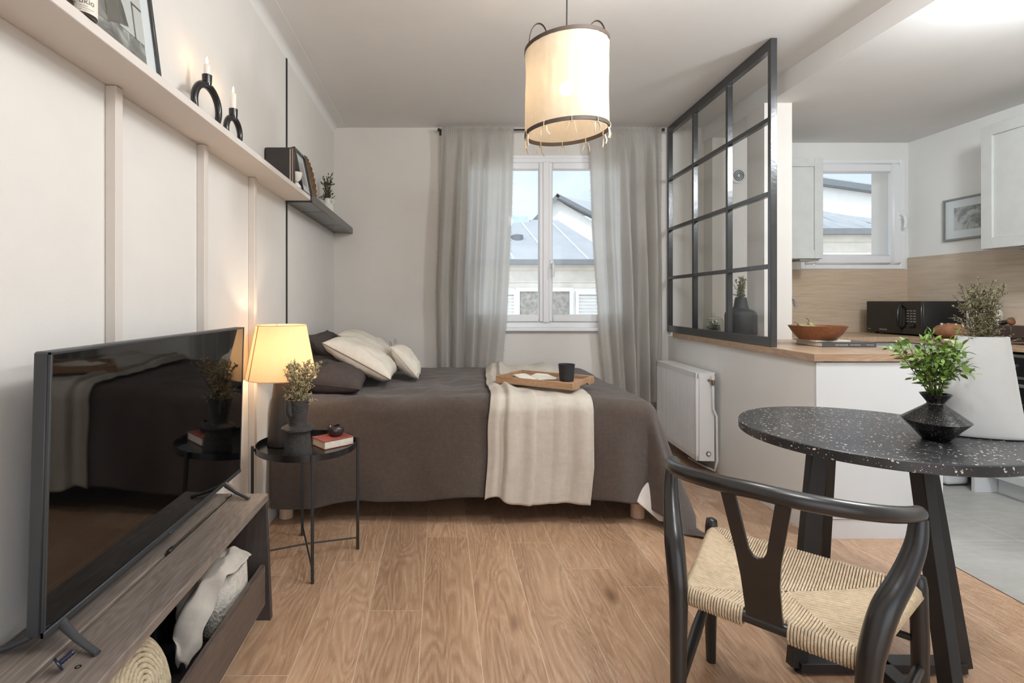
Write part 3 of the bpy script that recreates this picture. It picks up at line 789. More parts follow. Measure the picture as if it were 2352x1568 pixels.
g = G(); g.lathe([(0, 0), (.042, 0), (.047, .006), (.048, .075), (.043, .092), (.026, .106), (.022, .118), (.023, .138), (.025, .142), (.021, .142), (.018, .12), (0, .1)], 36); obj('body', g, M['ceramic_white'], t)
g = G(); g.tube([(.022, .0, .128), (.040, 0, .135), (.050, 0, .122), (.046, 0, .104), (.034, 0, .098)], .006, 8); obj('handle', g, M['ceramic_white'], t, smooth=80)

# ------------------------------------------------------------------ plants
def sprig_bunch(name, label, cat, loc, h, spread, n, seed, mleaf, mstem, leaf=.006, dens=60, lean=(0, 0), r0=.01, branch=6, start=.3, width=.45, twig=.3, group=None):
    r = random.Random(seed)
    t = thing(name, label, cat, loc, 0, group)
    gs, gl = G(), G()
    def leafq(p, sz):
        a = Vector((r.gauss(0, 1), r.gauss(0, 1), r.gauss(.3, 1))).normalized(); b = a.orthogonal().normalized()
        b = Matrix.Rotation(r.uniform(0, 6.28), 3, a) @ b; c = a.cross(b)
        q = [p, p+a*sz*.5+b*sz*width, p+a*sz*1.1, p+a*sz*.5-b*sz*width]; k = [p+a*sz*.5+c*sz*.3]
        v = [gl.bm.verts.new(x) for x in q]+[gl.bm.verts.new(k[0])]
        gl._f([v[0], v[1], v[4]]); gl._f([v[1], v[2], v[4]]); gl._f([v[2], v[3], v[4]]); gl._f([v[3], v[0], v[4]])
    for i in range(n):
        ang = 2*PI*i/n + r.uniform(-.4, .4); k = r.uniform(.25, 1)
        hh = h*r.uniform(.72, 1.0)*(1-.22*k)
        tip = Vector((math.cos(ang)*spread*k+lean[0]*hh, math.sin(ang)*spread*k+lean[1]*hh, hh))
        b0 = Vector((math.cos(ang)*r0*r.random(), math.sin(ang)*r0*r.random(), -.05))
        mid = Vector((tip.x*.3, tip.y*.3, hh*.5))
        pts = []
        for j in range(9):
            u = j/8; p = b0*(1-u)**2 + mid*2*u*(1-u) + tip*u*u
            p += Vector((r.gauss(0, .004), r.gauss(0, .004), 0))*u; pts.append(p)
        gs.tube(pts, [.0016*(1-.6*j/8) for j in range(9)], 5)
        def along(P, u):
            x = u*(len(P)-1); q = int(min(x, len(P)-2)); return P[q].lerp(P[q+1], x-q)
        for _ in range(dens//3): leafq(along(pts, r.uniform(start, 1)), leaf*r.uniform(.6, 1.2))
        for bq in range(branch):
            u = r.uniform(start, .9); p = along(pts, u)
            d = Vector((r.gauss(0, 1), r.gauss(0, 1), r.uniform(.5, 1.8))).normalized()*h*twig*r.uniform(.35, 1)*(1.15-u)
            q = [p, p+d*.5+Vector((0, 0, .004)), p+d]
            gs.tube(q, [.0010, .0008, .0005], 4)
            for _ in range(dens//(branch)): leafq(along(q, r.uniform(.15, 1)), leaf*r.uniform(.5, 1.1))
    obj('stems', gs, mstem, t, smooth=0, fix=False); obj('leaves', gl, mleaf, t, smooth=0, fix=False)
    return t
sprig_bunch('dried_sprigs', 'dark green dried sprigs standing in the cream jug', 'plant', (-.845, 3.84, SZ+.11), .27, .055, 9, 11, M['sage_dark'], M['stem'], .0095, 110, (0, 0), .01, 6, .15)

# ------------------------------------------------------------------ television bench
BZ, BF, BY0, BY1 = .46, -.648, .30, 1.945
t = thing('television_bench', 'low dark stained wooden bench with an open drawer below the television', 'bench', (-.78, 1.1, 0))
def L(x, y, z): return (x+.78, y-1.1, z)
g = G(); g.b2(L(-.915, BY0, BZ-.026), L(-.789, BY1, BZ), .003); obj('top_board', g, M['bench'], t)
g = G(); g.b2(L(-.779, BY0, BZ-.026), L(BF, BY1, BZ), .003); obj('top_board', g, M['bench'], t)
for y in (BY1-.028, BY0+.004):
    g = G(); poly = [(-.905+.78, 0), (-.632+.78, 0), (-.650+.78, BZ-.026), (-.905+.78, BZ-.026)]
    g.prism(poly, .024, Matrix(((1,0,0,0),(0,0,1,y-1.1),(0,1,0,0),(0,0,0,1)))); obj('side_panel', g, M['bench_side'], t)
g = G(); g.b2(L(-.915, BY0+.03, .06), L(-.905, BY1-.03, BZ-.03)); obj('back_panel', g, M['boxedge'], t)
g = G(); g.b2(L(-.905, BY0+.03, .075), L(-.668, BY1-.03, .087)); obj('bottom_board', g, M['boxedge'], t)
g = G(); g.b2(L(-.668, BY0+.02, .062), L(-.648, BY1-.034, .212), .004); obj('drawer_front', g, M['bench_edge'], t)

def television():
    t = thing('television', 'flat screen television standing on the dark bench by the left wall', 'television', (-.806, 1.555, BZ))
    W2, H0, H1 = .512, .040, .618
    ln = rotm('Y', .028)
    def pt(x, y, z): return (ln @ Vector((x, y, z)))
    def bx(g, a, b, bev=0):
        old = set(g.bm.verts); g.b2(a, b, bev)
        for v in g.bm.verts:
            if v not in old: v.co = ln @ v.co
    g = G(); bx(g, (-.034, -W2, H0), (-.003, W2, H1), .004); bx(g, (-.052, -.40, .11), (-.034, .40, .50), .006); obj('back_housing', g, M['tv_plastic'], t)
    g = G()
    bx(g, (-.003, -W2, H0), (.004, -W2+.006, H1), .001); bx(g, (-.003, W2-.006, H0), (.004, W2, H1), .001); bx(g, (-.003, -W2, H1-.006), (.004, W2, H1), .001); bx(g, (-.003, -W2, H0), (.006, W2, H0+.013), .001)
    bx(g, (-.003, -.03, H0-.006), (.006, .03, H0), .001)
    obj('bezel', g, M['tv_plastic'], t)
    g = G(); bx(g, (-.003, -W2+.006, H0+.013), (.002, W2-.006, H1-.006)); obj('screen', g, M['screen'], t, smooth=0)
    for y in (-.452, .375):
        for s in (1, -1):
            g = G(); pts = [(0, y, H0+.004), (s*.02, y-.01*s, H0-.004), (s*.085, y-.03*s, .006)]
            g.tube([(.002*s-.01, y, H0+.01), (s*.02-.008, y-.012, H0-.002), (s*.052, y-.03, .022), (s*.108, y-.05, .005)], [.010, .011, .0085, .0075], 8, sq=.75)
            obj('foot', g, M['tv_foot'], t, smooth=60)
television()
t = thing('cable_rod', 'thin black rod lying along the gap in the bench top', 'rod', (-.784, 1.6, BZ))
g = G(); g.tube([(.005, -.10, .004), (.006, .32, .004)], .0042, 8); obj('rod', g, M['black_metal'], t)
g = G(); g.box((.005, -.108, .005), (.012, .03, .01), None, .002); obj('clip', g, M['black_metal'], t)
t = thing('cable_clip', 'small navy plastic peg lying on the near end of the bench', 'peg', (-.745, 1.005, BZ), .5)
mm = Matrix.Translation((0, 0, .0145)) @ Matrix.Rotation(-1.2, 4, 'Z') @ Matrix.Rotation(-PI/2+.45, 4, 'X')
g = G(); g.lathe([(0, 0), (.014, 0), (.0148, .0015), (.014, .004), (.006, .005), (0, .005)], 28, m=mm); obj('head', g, M['pegblue'], t)
g = G(); g.lathe([(0, .004), (.0045, .004)] + [(.0045+.001*(k % 2), .006+.003*k) for k in range(8)] + [(.003, .031), (0, .031)], 14, m=mm); obj('threaded_pin', g, M['pegblue'], t)
t = thing('small_washer', 'tiny metal ring beside the navy peg', 'ring', (-.715, 1.02, BZ))
g = G(); g.lathe([(.003, 0), (.006, 0), (.006, .0012), (.003, .0012)], 20, closed=True); obj('ring', g, M['chrome'], t)

# coiled baskets and the linen bundle inside the drawer
def coil_profile(rs, zs_, tr): return None
def coil_disc(name, label, loc, m, R0, mt, depth, group):
    t = thing(name, label, 'basket', loc, 0, group)
    g = G(); n = int(R0/.0125)
    for k in range(n):
        r = .006+k*.0125; z = -depth*(k/n)**3
        N_ = max(10, int(r*520))
        pts = [m @ Vector((r*math.cos(2*PI*i/N_), r*math.sin(2*PI*i/N_), z)) for i in range(N_)]
        rad = [.0066*(1+.16*math.sin(i*PI*.5+k)) for i in range(N_)]
        g.tube(pts, rad, 7, closed=True)
    obj('coils', g, mt, t, smooth=80)
    g = G(); N_ = 90; g.tube([m @ Vector((R0*math.cos(2*PI*i/N_), R0*math.sin(2*PI*i/N_), -depth-.004)) for i in range(N_)], .008, 8, closed=True); obj('rim', g, M['coil'], t, smooth=80)
    return t
def disc_m(nrm, up=(0, 0, 1)):
    n = Vector(nrm).normalized(); u = Vector(up); u = (u-n*u.dot(n)).normalized(); v = n.cross(u)
    return Matrix(((v.x, u.x, n.x, 0), (v.y, u.y, n.y, 0), (v.z, u.z, n.z, 0), (0, 0, 0, 1)))
coil_disc('coiled_basket', 'pale coiled straw basket lying in the open bench drawer', (-.735, 1.285, .228), disc_m((.80, .04, .36)), .115, M['coil'], .012, 'coiled baskets in the drawer')
coil_disc('coiled_basket', 'darker coiled straw basket leaning behind the pale one in the drawer', (-.795, 1.265, .228), disc_m((.80, .02, .34)), .112, M['coil_dark'], .012, 'coiled baskets in the drawer')
t = thing('rope_basket', 'white woven rope basket at the far end of the open drawer', 'basket', (-.752, 1.775, .0875))
def ropeb(p, a): return p*(1+.012*math.sin(a*30+p.z*500)) if p.z > 0 else p
g = G(); g.lathe([(0, 0), (.07, 0), (.076, .02), (.078, .10), (.074, .185), (.068, .187), (.070, .10), (.066, .012), (0, .012)], 60, f=ropeb, sx=1.0, sy=1.5); obj('body', g, M['basket_white'], t, smooth=80)
def linen_bundle():
    t = thing('linen_cloth', 'crumpled cream linen cloth spilling from the rope basket in the drawer', 'cloth', (-.735, 1.62, .17))
    def crumple(p, k): return Vector((noise.noise(p*9+Vector((k, 0, 0))), noise.noise(p*9+Vector((0, k, 3))), noise.noise(p*9+Vector((5, 0, k)))))
    def f(u, v):
        # a folded tongue of cloth from the basket rim down toward the camera, narrowing to a tip
        y = .165-.285*v
        ww = (.062*(1-v)**.5+.012)*(1+.25*math.sin(v*9))
        a = (u-.5)*2
        x = .012*math.sin(v*5)+a*ww
        z = .150-.045*(2*v-.35)**2 - .085*v**2.2 + .020*(1-a*a) 
        p = Vector((x, y, z)); c = crumple(p, 1.3)*.024+crumple(p*2.2, 4.1)*.016
        return Vector((x+c.x, y+c.y*.6, max(z+c.z, -.072)))
    g = G(); g.grid(48, 70, f); obj('cloth', g, M['throw'], t, smooth=60, solid=.003)
    def f2(u, v):
        y = .17-.20*v; a = (u-.5)*2; x = -.055+a*.045*(1-.3*v)
        z = .125-.05*(2*v-.6)**2-.06*v*v+.02*(1-a*a); p = Vector((x, y, z)); c = crumple(p, 7.7)*.024+crumple(p*2.2, 2.1)*.016
        return Vector((x+c.x, y+c.y*.6, z+c.z-.02))
    g = G(); g.grid(40, 50, f2); obj('inner_fold', g, M['throw'], t, smooth=60, solid=.003)
linen_bundle()

# ------------------------------------------------------------------ tray side table and what stands on it
TC = (-.62, 2.39)
t = thing('tray_table', 'round black metal tray side table between the television bench and the bed', 'side table', (TC[0], TC[1], 0))
g = G(); g.lathe([(0, .510), (.222, .510), (.2225, .532), (.2255, .533), (.226, .506), (.222, .504), (0, .504)], 64); obj('tray_top', g, M['black_gloss'], t)
angs = [math.atan2(-.22, .08)+k*PI/2 for k in range(4)]
for a in angs:
    g = G(); p = (.236*math.cos(a), .236*math.sin(a)); g.box((p[0], p[1], .2675), (.013, .013, .535), (0, 0, a), .0015)
    g.box((.228*math.cos(a), .228*math.sin(a), .517), (.012, .010, .014), (0, 0, a)); obj('leg', g, M['black_metal'], t)
for k in (0, 1):
    a = angs[k]; g = G(); z = .055+.008*k
    g.tube([(.236*math.cos(a), .236*math.sin(a), .055), (0, 0, z), (-.236*math.cos(a), -.236*math.sin(a), .055)], .0038, 8); obj('cross_bar', g, M['black_metal'], t)
TZ = .5102
t = thing('table_lamp', 'lit table lamp with beige linen shade on the tray table', 'table lamp', (-.748, 2.425, TZ))
g = G(); g.lathe([(0, 0), (.060, 0), (.0635, .003), (.064, .008), (.031, .335), (.026, .345), (0, .346)], 44); obj('base', g, M['lamp_base'], t)
g = G(); g.lathe([(.160, .312), (.113, .560), (.112, .560), (.159, .312)], 64, closed=True); sh = obj('lamp_shade', g, M['lamp_shade'], t)
for r, z in ((.1598, .313), (.113, .559)):
    g = G(); g.tube([(r*math.cos(2*PI*k/48), r*math.sin(2*PI*k/48), z) for k in range(48)], .0018, 6, closed=True); obj('shade_trim', g, M['lamp_shade'], sh)
g = G(); a = -2.35; g.bar((.1605*math.cos(a), .1605*math.sin(a), .313), (.1135*math.cos(a), .1135*math.sin(a), .559), .006, .0012, (math.cos(a), math.sin(a), 0)); obj('shade_seam', g, plain('seam_shade', (176, 138, 100), .9), sh)
g = G()
for k in range(3): g.tube([(.012*math.cos(k*2.09), .012*math.sin(k*2.09), .545), (.112*math.cos(k*2.09), .112*math.sin(k*2.09), .557)], .0015, 6)
g.tube([(.013*math.cos(2*PI*k/16), .013*math.sin(2*PI*k/16), .545) for k in range(16)], .002, 6, closed=True)
obj('shade_spider', g, M['brass'], t)
g = G(); g.lathe([(0, .345), (.013, .345), (.013, .385), (0, .386)], 20); obj('socket', g, M['black_metal'], t)
g = G(); g.ball((0, 0, .425), .030, 16, 12); obj('bulb', g, M['bulb2'], t)

t = thing('clay_vase', 'rough charcoal clay vase with a disc waist on the tray table', 'vase', (-.626, 2.262, TZ))
def lump(p, a): return p*(1+.018*noise.noise(Vector((math.cos(a)*2, math.sin(a)*2, p.z*18)))) if p.z > .001 else p
g = G(); g.lathe([(0, 0), (.060, 0), (.0615, .006), (.057, .05), (.052, .098), (.053, .106), (.066, .109), (.0715, .115), (.070, .122), (.058, .128), (.040, .131), (.037, .140), (.038, .160), (.043, .19), (.048, .222), (.0515, .243), (.047, .243), (.043, .22), (.034, .18), (.03, .15), (0, .145)], 48, f=lump)
obj('body', g, M['ceramic_rough'], t, smooth=50)
g = G(); a = math.radians(238)
def pv(r, z, da=0): return (r*math.cos(a+da), r*math.sin(a+da), z)
g.tube([pv(.044, .238), pv(.050, .228), pv(.0505, .206), pv(.049, .190), pv(.044, .180), pv(.038, .176)], [.010, .012, .0125, .012, .011, .008], 10, sq=1.0); obj('handle', g, M['ceramic_rough'], t, smooth=80)
sprig_bunch('dried_heather', 'dried pale heather sprigs standing in the clay vase on the tray table', 'plant', (-.626, 2.262, TZ+.225), .235, .105, 22, 21, M['heather'], M['stem'], .0095, 130, (.12, 0), .015, 10, .05, .34, .42)

t = thing('red_book', 'red clothbound book lying on the tray table beside the clay vase', 'book', (-.508, 2.432, TZ), math.radians(41))
g = G(); g.b2((-.075, -.06, .003), (.073, .055, .034)); obj('pages', g, M['page'], t)
g = G(); g.b2((-.078, -.063, 0), (.077, .060, .003), .0008); g.b2((-.078, -.063, .034), (.077, .060, .037), .0008); g.b2((-.078, .056, 0), (.077, .061, .037), .001); obj('cover', g, M['book_red'], t)
t = thing('small_pot', 'small dark glazed pot with pinched rim on the red book', 'pot', (-.500, 2.450, TZ+.0372))
g = G(); g.lathe([(0, 0), (.026, 0), (.034, .006), (.0405, .022), (.039, .038), (.032, .048), (.026, .050), (.020, .047), (.022, .036), (.016, .02), (0, .014)], 40, f=lambda p, a: p+Vector((0, 0, (.004*math.sin(2*a+.6)+.002*math.sin(5*a)) if p.z > .04 else 0))); obj('body', g, M['glaze_brown'], t, smooth=60)

# ------------------------------------------------------------------ bed
BXE, BYF, BYB, BT, RR = 1.165, 2.735, 4.11, .655, .075
t = thing('bed', 'low bed with pale round wooden legs under the window', 'bed', (.14, 3.42, 0))
def B_(x, y, z): return (x-.14, y-3.42, z)
g = G(); g.b2(B_(-.895, 2.79, .165), B_(1.13, 4.07, .34), .012, 2); obj('bed_base', g, M['mattress'], t)
g = G(); g.b2(B_(-.895, 2.79, .342), B_(1.13, 4.07, .625), .04, 3); obj('mattress', g, M['sheet'], t)
for x, y in ((-.848, 2.835), (1.075, 2.84), (-.848, 4.0), (1.075, 4.0)):
    g = G(); g.lathe([(0, 0), (.034, 0), (.037, .003), (.037, .166), (0, .166)], 32, B_(x, y, 0)); obj('leg', g, M['bedleg'], t)

def arc(d, flare, R=RR):
    """distance past the edge -> (outward, drop)"""
    q = R*PI/2
    if d <= 0: return 0, 0
    if d < q: a = d/R; return R*math.sin(a), R*(1-math.cos(a))
    e = d-q; return R+e*flare, R+e*math.sqrt(max(0, 1-flare*flare))
def topz(s, t_):
    z = BT + .012*noise.noise(Vector((s*2.2, t_*2.2, 3.1))) + .005*noise.noise(Vector((s*7, t_*7, 1)))
    # creases running out from under the cushions
    z += .012*max(0, 1-abs(s+.1)/.45)*math.sin(t_*9+s*6)*.5
    z += .016*math.exp(-((s+.02)/.05)**2)*(1 if t_ < 3.3 else 0)*max(0, min(1, (t_-2.75)*4))
    z -= .02*max(0, (s-.7)/.5)**2
    z += (.014*abs(noise.noise(Vector((s*2.5+t_*1.2, t_*6-s*2, 9)))) + .006*abs(noise.noise(Vector((s*6, t_*14-s*4, 2)))))*(1 if s < .3 else max(.25, 1-(s-.3)*2))
    return z
def spread_pt(s, t_, off=0.0):
    a = max(0, s-(BXE-RR)); b = max(0, (BYF+RR)-t_); d = math.hypot(a, b)
    bx_ = min(s, BXE-RR); by_ = max(t_, BYF+RR)
    z0 = topz(min(s, BXE), max(t_, BYF))+off
    if d < 1e-6: return Vector((bx_, by_, z0))
    ux, uy = a/d, -b/d; th = math.atan2(b, a)
    k = min(1, max(0, (d-.10)/.35))
    cf = math.sin(2*th)                     # 1 in the corner
    fl = .24*abs(ux) + .02 + .13*cf
    fold = .020*k*math.sin(s*7.0+1.0)*abs(uy)*(1-cf) + .010*k*math.sin(s*15.5+.4)*abs(uy) + .018*k*math.sin(t_*9)*abs(ux)*(1-cf) + .035*k*math.sin(th*6+.5)*cf
    h, v = arc(d, fl)
    h += fold + off
    z = z0 - v; fz = .008+off
    if z < fz: h += (fz-z)*.9; z = fz + .006*math.sin(th*20)**2
    return Vector((bx_+ux*h, by_+uy*h, z)) + Vector((0, 0, .0))
def spread():
    S0, S1, T0, T1 = -.893, BXE-RR+.60, BYF+RR-.565, BYB
    def f(u, v):
        s = S0+(S1-S0)*u; t0 = T0
        # hem line is a little uneven; shorter towards the foot end
        hem = .018*math.sin(s*3.1+.5) + .012*noise.noise(Vector((s*4, 0, 0))) - .03*max(0, (-.35-s))/.5
        hem += .05*max(0, min(1, (s-.75)/.3))*(1 if s < 1.12 else 0)*0
        t_ = t0+hem+(T1-t0-hem)*v
        p = spread_pt(s, t_)
        b_ = max(0, min(1, ((BYF+RR)-t_)/.1)); p.y += b_*(.007*noise.noise(Vector((s*9, t_*5, 0)))+.012*noise.noise(Vector((s*3, t_*2, 7)))); p.z += (1-b_)*.004*noise.noise(Vector((s*12, t_*16, 4)))
        return p
    g = G(); g.grid(210, 150, f)
    o = obj('bedspread', g, M['spread'], smooth=180, solid=.004, fix=False)
    tag(o, 'dark brown crinkled gauze bedspread draped over the bed', 'bedspread')
spread()
def sheet():
    # corner of the white sheet hanging out below the bedspread at the foot end
    def f(u, v):
        x = .92+.23*u
        ln_ = .24+.17*min(1, u/.85)**1.2 if u < .93 else .41-.20*((u-.93)/.07)
        z = .44-v*ln_
        y = 2.772 - .075*v*(.4+.6*u) - .010*math.sin(u*9+v*3)*v
        return Vector((x+.03*v*u, y, max(z, .012)))
    g = G(); g.grid(40, 40, f)
    o = obj('bed_sheet', g, M['sheet'], smooth=180, solid=.002, fix=False); tag(o, 'white sheet corner hanging below the bedspread at the foot of the bed', 'sheet')
sheet()
def throw():
    T0, T1 = BYF+RR-.60, 3.98
    def f(u, v):
        t_ = T0+(T1-T0)*v
        q = max(0, min(1, (t_-2.75)/1.2))
        xl = .262 + .03*q + (.05*q*q) + .012*noise.noise(Vector((0, t_*4, 2)))
        xr = .800 + .0*q + .09*max(0, (q-.55)/.45) - .02*max(0, 1-(t_-T0)/.2)
        if t_ < 2.8: xl -= .03*(2.8-t_)/.5
        s = xl+(xr-xl)*u
        hem = .05*math.exp(-((u-.08)/.12)**2) - .0
        tt = t_ + hem*max(0, 1-(t_-T0)/.35)
        k = max(0, min(1, (2.95-t_)/.25))
        # folds: one sharp lengthwise pleat on the left, soft ones to the right, bunching at the far end
        fold = .014*math.exp(-((u-.08)/.05)**2) + .030*(1/(1+math.exp(-(u-.165)*140)))*math.exp(-((u-.17)/.09)**2)
        fold += k*(.012*math.sin(u*15+.8)**2*(.4+.6*u) + .012*math.exp(-((u-.40)/.06)**2) - .016*(1/(1+math.exp(-(u-.445)*160)))*math.exp(-max(0, u-.445)/.12))
        top = 1-k
        fold += top*(.004+.010*abs(noise.noise(Vector((u*3, t_*4, 5)))) )
        far = max(0, min(1, (t_-3.42)/.3))
        fold += far*(.055*math.exp(-((u-.45)/.22)**2)*(.6+.4*math.sin(t_*9)) + .035*math.exp(-((u-.8)/.16)**2) + .02*math.exp(-((u-.12)/.1)**2))
        # flattened where the tray presses on it
        p = spread_pt(s, tt, .014); fold = max(fold, 0)
        d = max(0, (BYF+RR)-tt)
        hang = max(0, min(1, d/.1))
        p.z += fold*(1-hang); p.y -= fold*hang*1.1
        return p
    g = G(); g.grid(110, 150, f)
    o = obj('throw_blanket', g, M['throw'], smooth=180, solid=.005, fix=False)
    tag(o, 'cream linen throw laid across the bed and hanging down its front', 'blanket')
throw()

def pillow(name, label, cat, loc, ex, ez, w, d, th, mat, seed, group=None, piping=None, ties=False, sag=.0, rough=.012):
    """ex: direction of the long local x, ez: approximate normal"""
    ex = Vector(ex).normalized(); ez = Vector(ez); ez = (ez-ex*ez.dot(ex)).normalized(); ey = ez.cross(ex)
    t = thing(name, label, cat, loc, 0, group)
    mm = Matrix(((ex.x, ey.x, ez.x, 0), (ex.y, ey.y, ez.y, 0), (ex.z, ey.z, ez.z, 0), (0, 0, 0, 1)))
    n = 46
    def side(sg):
        def f(u, v):
            a, b = 2*u-1, 2*v-1
            edge = max(0, (1-abs(a)**2.6))*max(0, (1-abs(b)**2.6))
            z = sg*th/2*edge**.52
            pin = 1-.055*(1-abs(b)**2)*abs(a)**4; pin2 = 1-.055*(1-abs(a)**2)*abs(b)**4
            x, y = a*w/2*pin, b*d/2*pin2
            z += (noise.noise(Vector((a*2.3+seed, b*2.3, sg)))*rough + noise.noise(Vector((a*6+seed, b*6, sg*2)))*rough*.45)*edge**.5
            cr = math.sin(math.atan2(b, a)*9+seed)*.006*max(0, math.hypot(a, b)-.75)*edge**.3
            return mm @ Vector((x, y, z+cr*sg - sag*(a*a)))
        return f
    g = G(); g.grid(n, n, side(1)); g.grid(n, n, side(-1)); bmesh.ops.remove_doubles(g.bm, verts=g.bm.verts, dist=.0006)
    obj('cover', g, mat, t, smooth=180)
    def edge_pts(off=0):
        out = []; f = side(1)
        for k in range(24): out.append(f(k/24, 0))
        for k in range(24): out.append(f(1, k/24))
        for k in range(24): out.append(f(1-k/24, 1))
        for k in range(24): out.append(f(0, 1-k/24))
        return out
    g = G(); g.tube(edge_pts(), .0028, 6, closed=True); obj('seam', g, piping or mat, t, smooth=80)
    if ties:
        g = G(); f = side(1)
        for u, v in ((0, 0), (0, 1), (1, 0)):
            p = f(u, v); g.tube([p, p+Vector((-.008, 0, .018)), p+Vector((-.002, .004, .036)), p+Vector((.008, .004, .02)), p+Vector((.004, .002, .004))], .0012, 5)
        obj('corner_loop', g, M['print_black'], t)
    return t
sl = Vector((.87, 0, -.48))
pillow('pillow', 'dark grey pillow lying flat at the near head end, half behind the lamp', 'pillow', (-.665, 3.06, .745), (1, 0, -.10), (0, -.10, 1), .46, .46, .17, M['pillow_dark'], 2.2, 'dark pillows at the head of the bed', rough=.02)
pillow('pillow', 'dark grey crumpled pillow against the wall at the far head end', 'pillow', (-.735, 3.66, .80), (.62, 0, -.72), (.7, 0, .6), .42, .62, .15, M['pillow_dark'], 7.9, 'dark pillows at the head of the bed', rough=.03)
pillow('cushion', 'large cream cushion with a brown seam, nearest on the bed', 'cushion', (-.492, 3.27, .826), (.87, -.03, -.46), (.46, 0, .87), .46, .48, .17, M['pillow_white'], 4.4, 'cream cushions on the bed', M['piping'], rough=.016)
pillow('cushion', 'large cream cushion behind the nearest one, by the far wall side', 'cushion', (-.515, 3.76, .845), (.88, .02, -.47), (.47, 0, .88), .47, .42, .16, M['pillow_white'], 12.1, 'cream cushions on the bed', M['piping'], rough=.016)
pillow('cushion', 'small cream cushion with dark corner loops, rightmost on the bed', 'cushion', (-.235, 3.47, .785), (.66, -.02, -.75), (.75, 0, .66), .27, .30, .12, M['pillow_white'], 19.4, 'cream cushions on the bed', None, True, rough=.012)

# ------------------------------------------------------------------ tray, open book and cup on the bed
TRZ = .702; ta = math.atan2(2.80-3.075, .692-.306)
t = thing('serving_tray', 'slatted wooden serving tray lying on the throw on the bed', 'tray', (.610, 3.05, TRZ), ta)
Lx, Ly = .475, .325
g = G()
for k in range(7): g.b2((-Lx/2+.012, -Ly/2+.012+k*.043, .012), (Lx/2-.012, -Ly/2+.012+k*.043+.036, .020), .001)
obj('slat', g, M['tray'], t)
for s in (-1, 1):
    g = G(); g.b2((-Lx/2, s*Ly/2-.006, 0), (Lx/2, s*Ly/2+.006, .040), .002); obj('side_rail', g, M['tray'], t)
    g = G(); poly = [(-Ly/2+.006, 0), (-.075, 0), (-.055, .013), (.055, .013), (.075, 0), (Ly/2-.006, 0), (Ly/2-.006, .040), (-Ly/2+.006, .040)]
    g.prism(poly, .012, Matrix(((0,0,1,s*(Lx/2-.006)-.006),(1,0,0,0),(0,1,0,0),(0,0,0,1)))); obj('end_rail', g, M['tray'], t)
t = thing('cup', 'dark grey handleless cup standing on the wooden tray', 'cup', (.722, 2.985, TRZ+.0205))
g = G(); g.lathe([(0, 0), (.036, 0), (.040, .004), (.046, .088), (.0475, .097), (.0445, .097), (.043, .088), (.037, .01), (0, .008)], 48); obj('body', g, M['ceramic_black'], t)
g = G(); g.lathe([(0, .074), (.0415, .074)], 32); obj('coffee', g, plain('coffee', (30, 20, 16), .1), t)
t = thing('open_book', 'open book lying on the wooden tray behind the cup', 'book', (.555, 3.085, TRZ+.0205), .12)
def leafside(s):
    def f(u, v): return Vector((s*(.002+.105*u), -.08+.16*v, .004+.020*(math.sin(min(1, u*2.2)*PI/2)-u*.55)))
    return f
for s in (-1, 1):
    g = G(); f = leafside(s); n0 = 16
    top_ = [f(i/n0, 0) for i in range(n0+1)]
    poly = [(p.x, p.z) for p in top_] + [(s*.107, .003), (s*.002, .003)]
    g.prism(poly, .16, Matrix(((1,0,0,0),(0,0,-1,.08),(0,1,0,0),(0,0,0,1)))); obj('pages', g, M['paper'], t)
g = G(); g.b2((-.111, -.084, 0), (.111, .084, .0028), .001); obj('cover', g, M['book_black'], t)

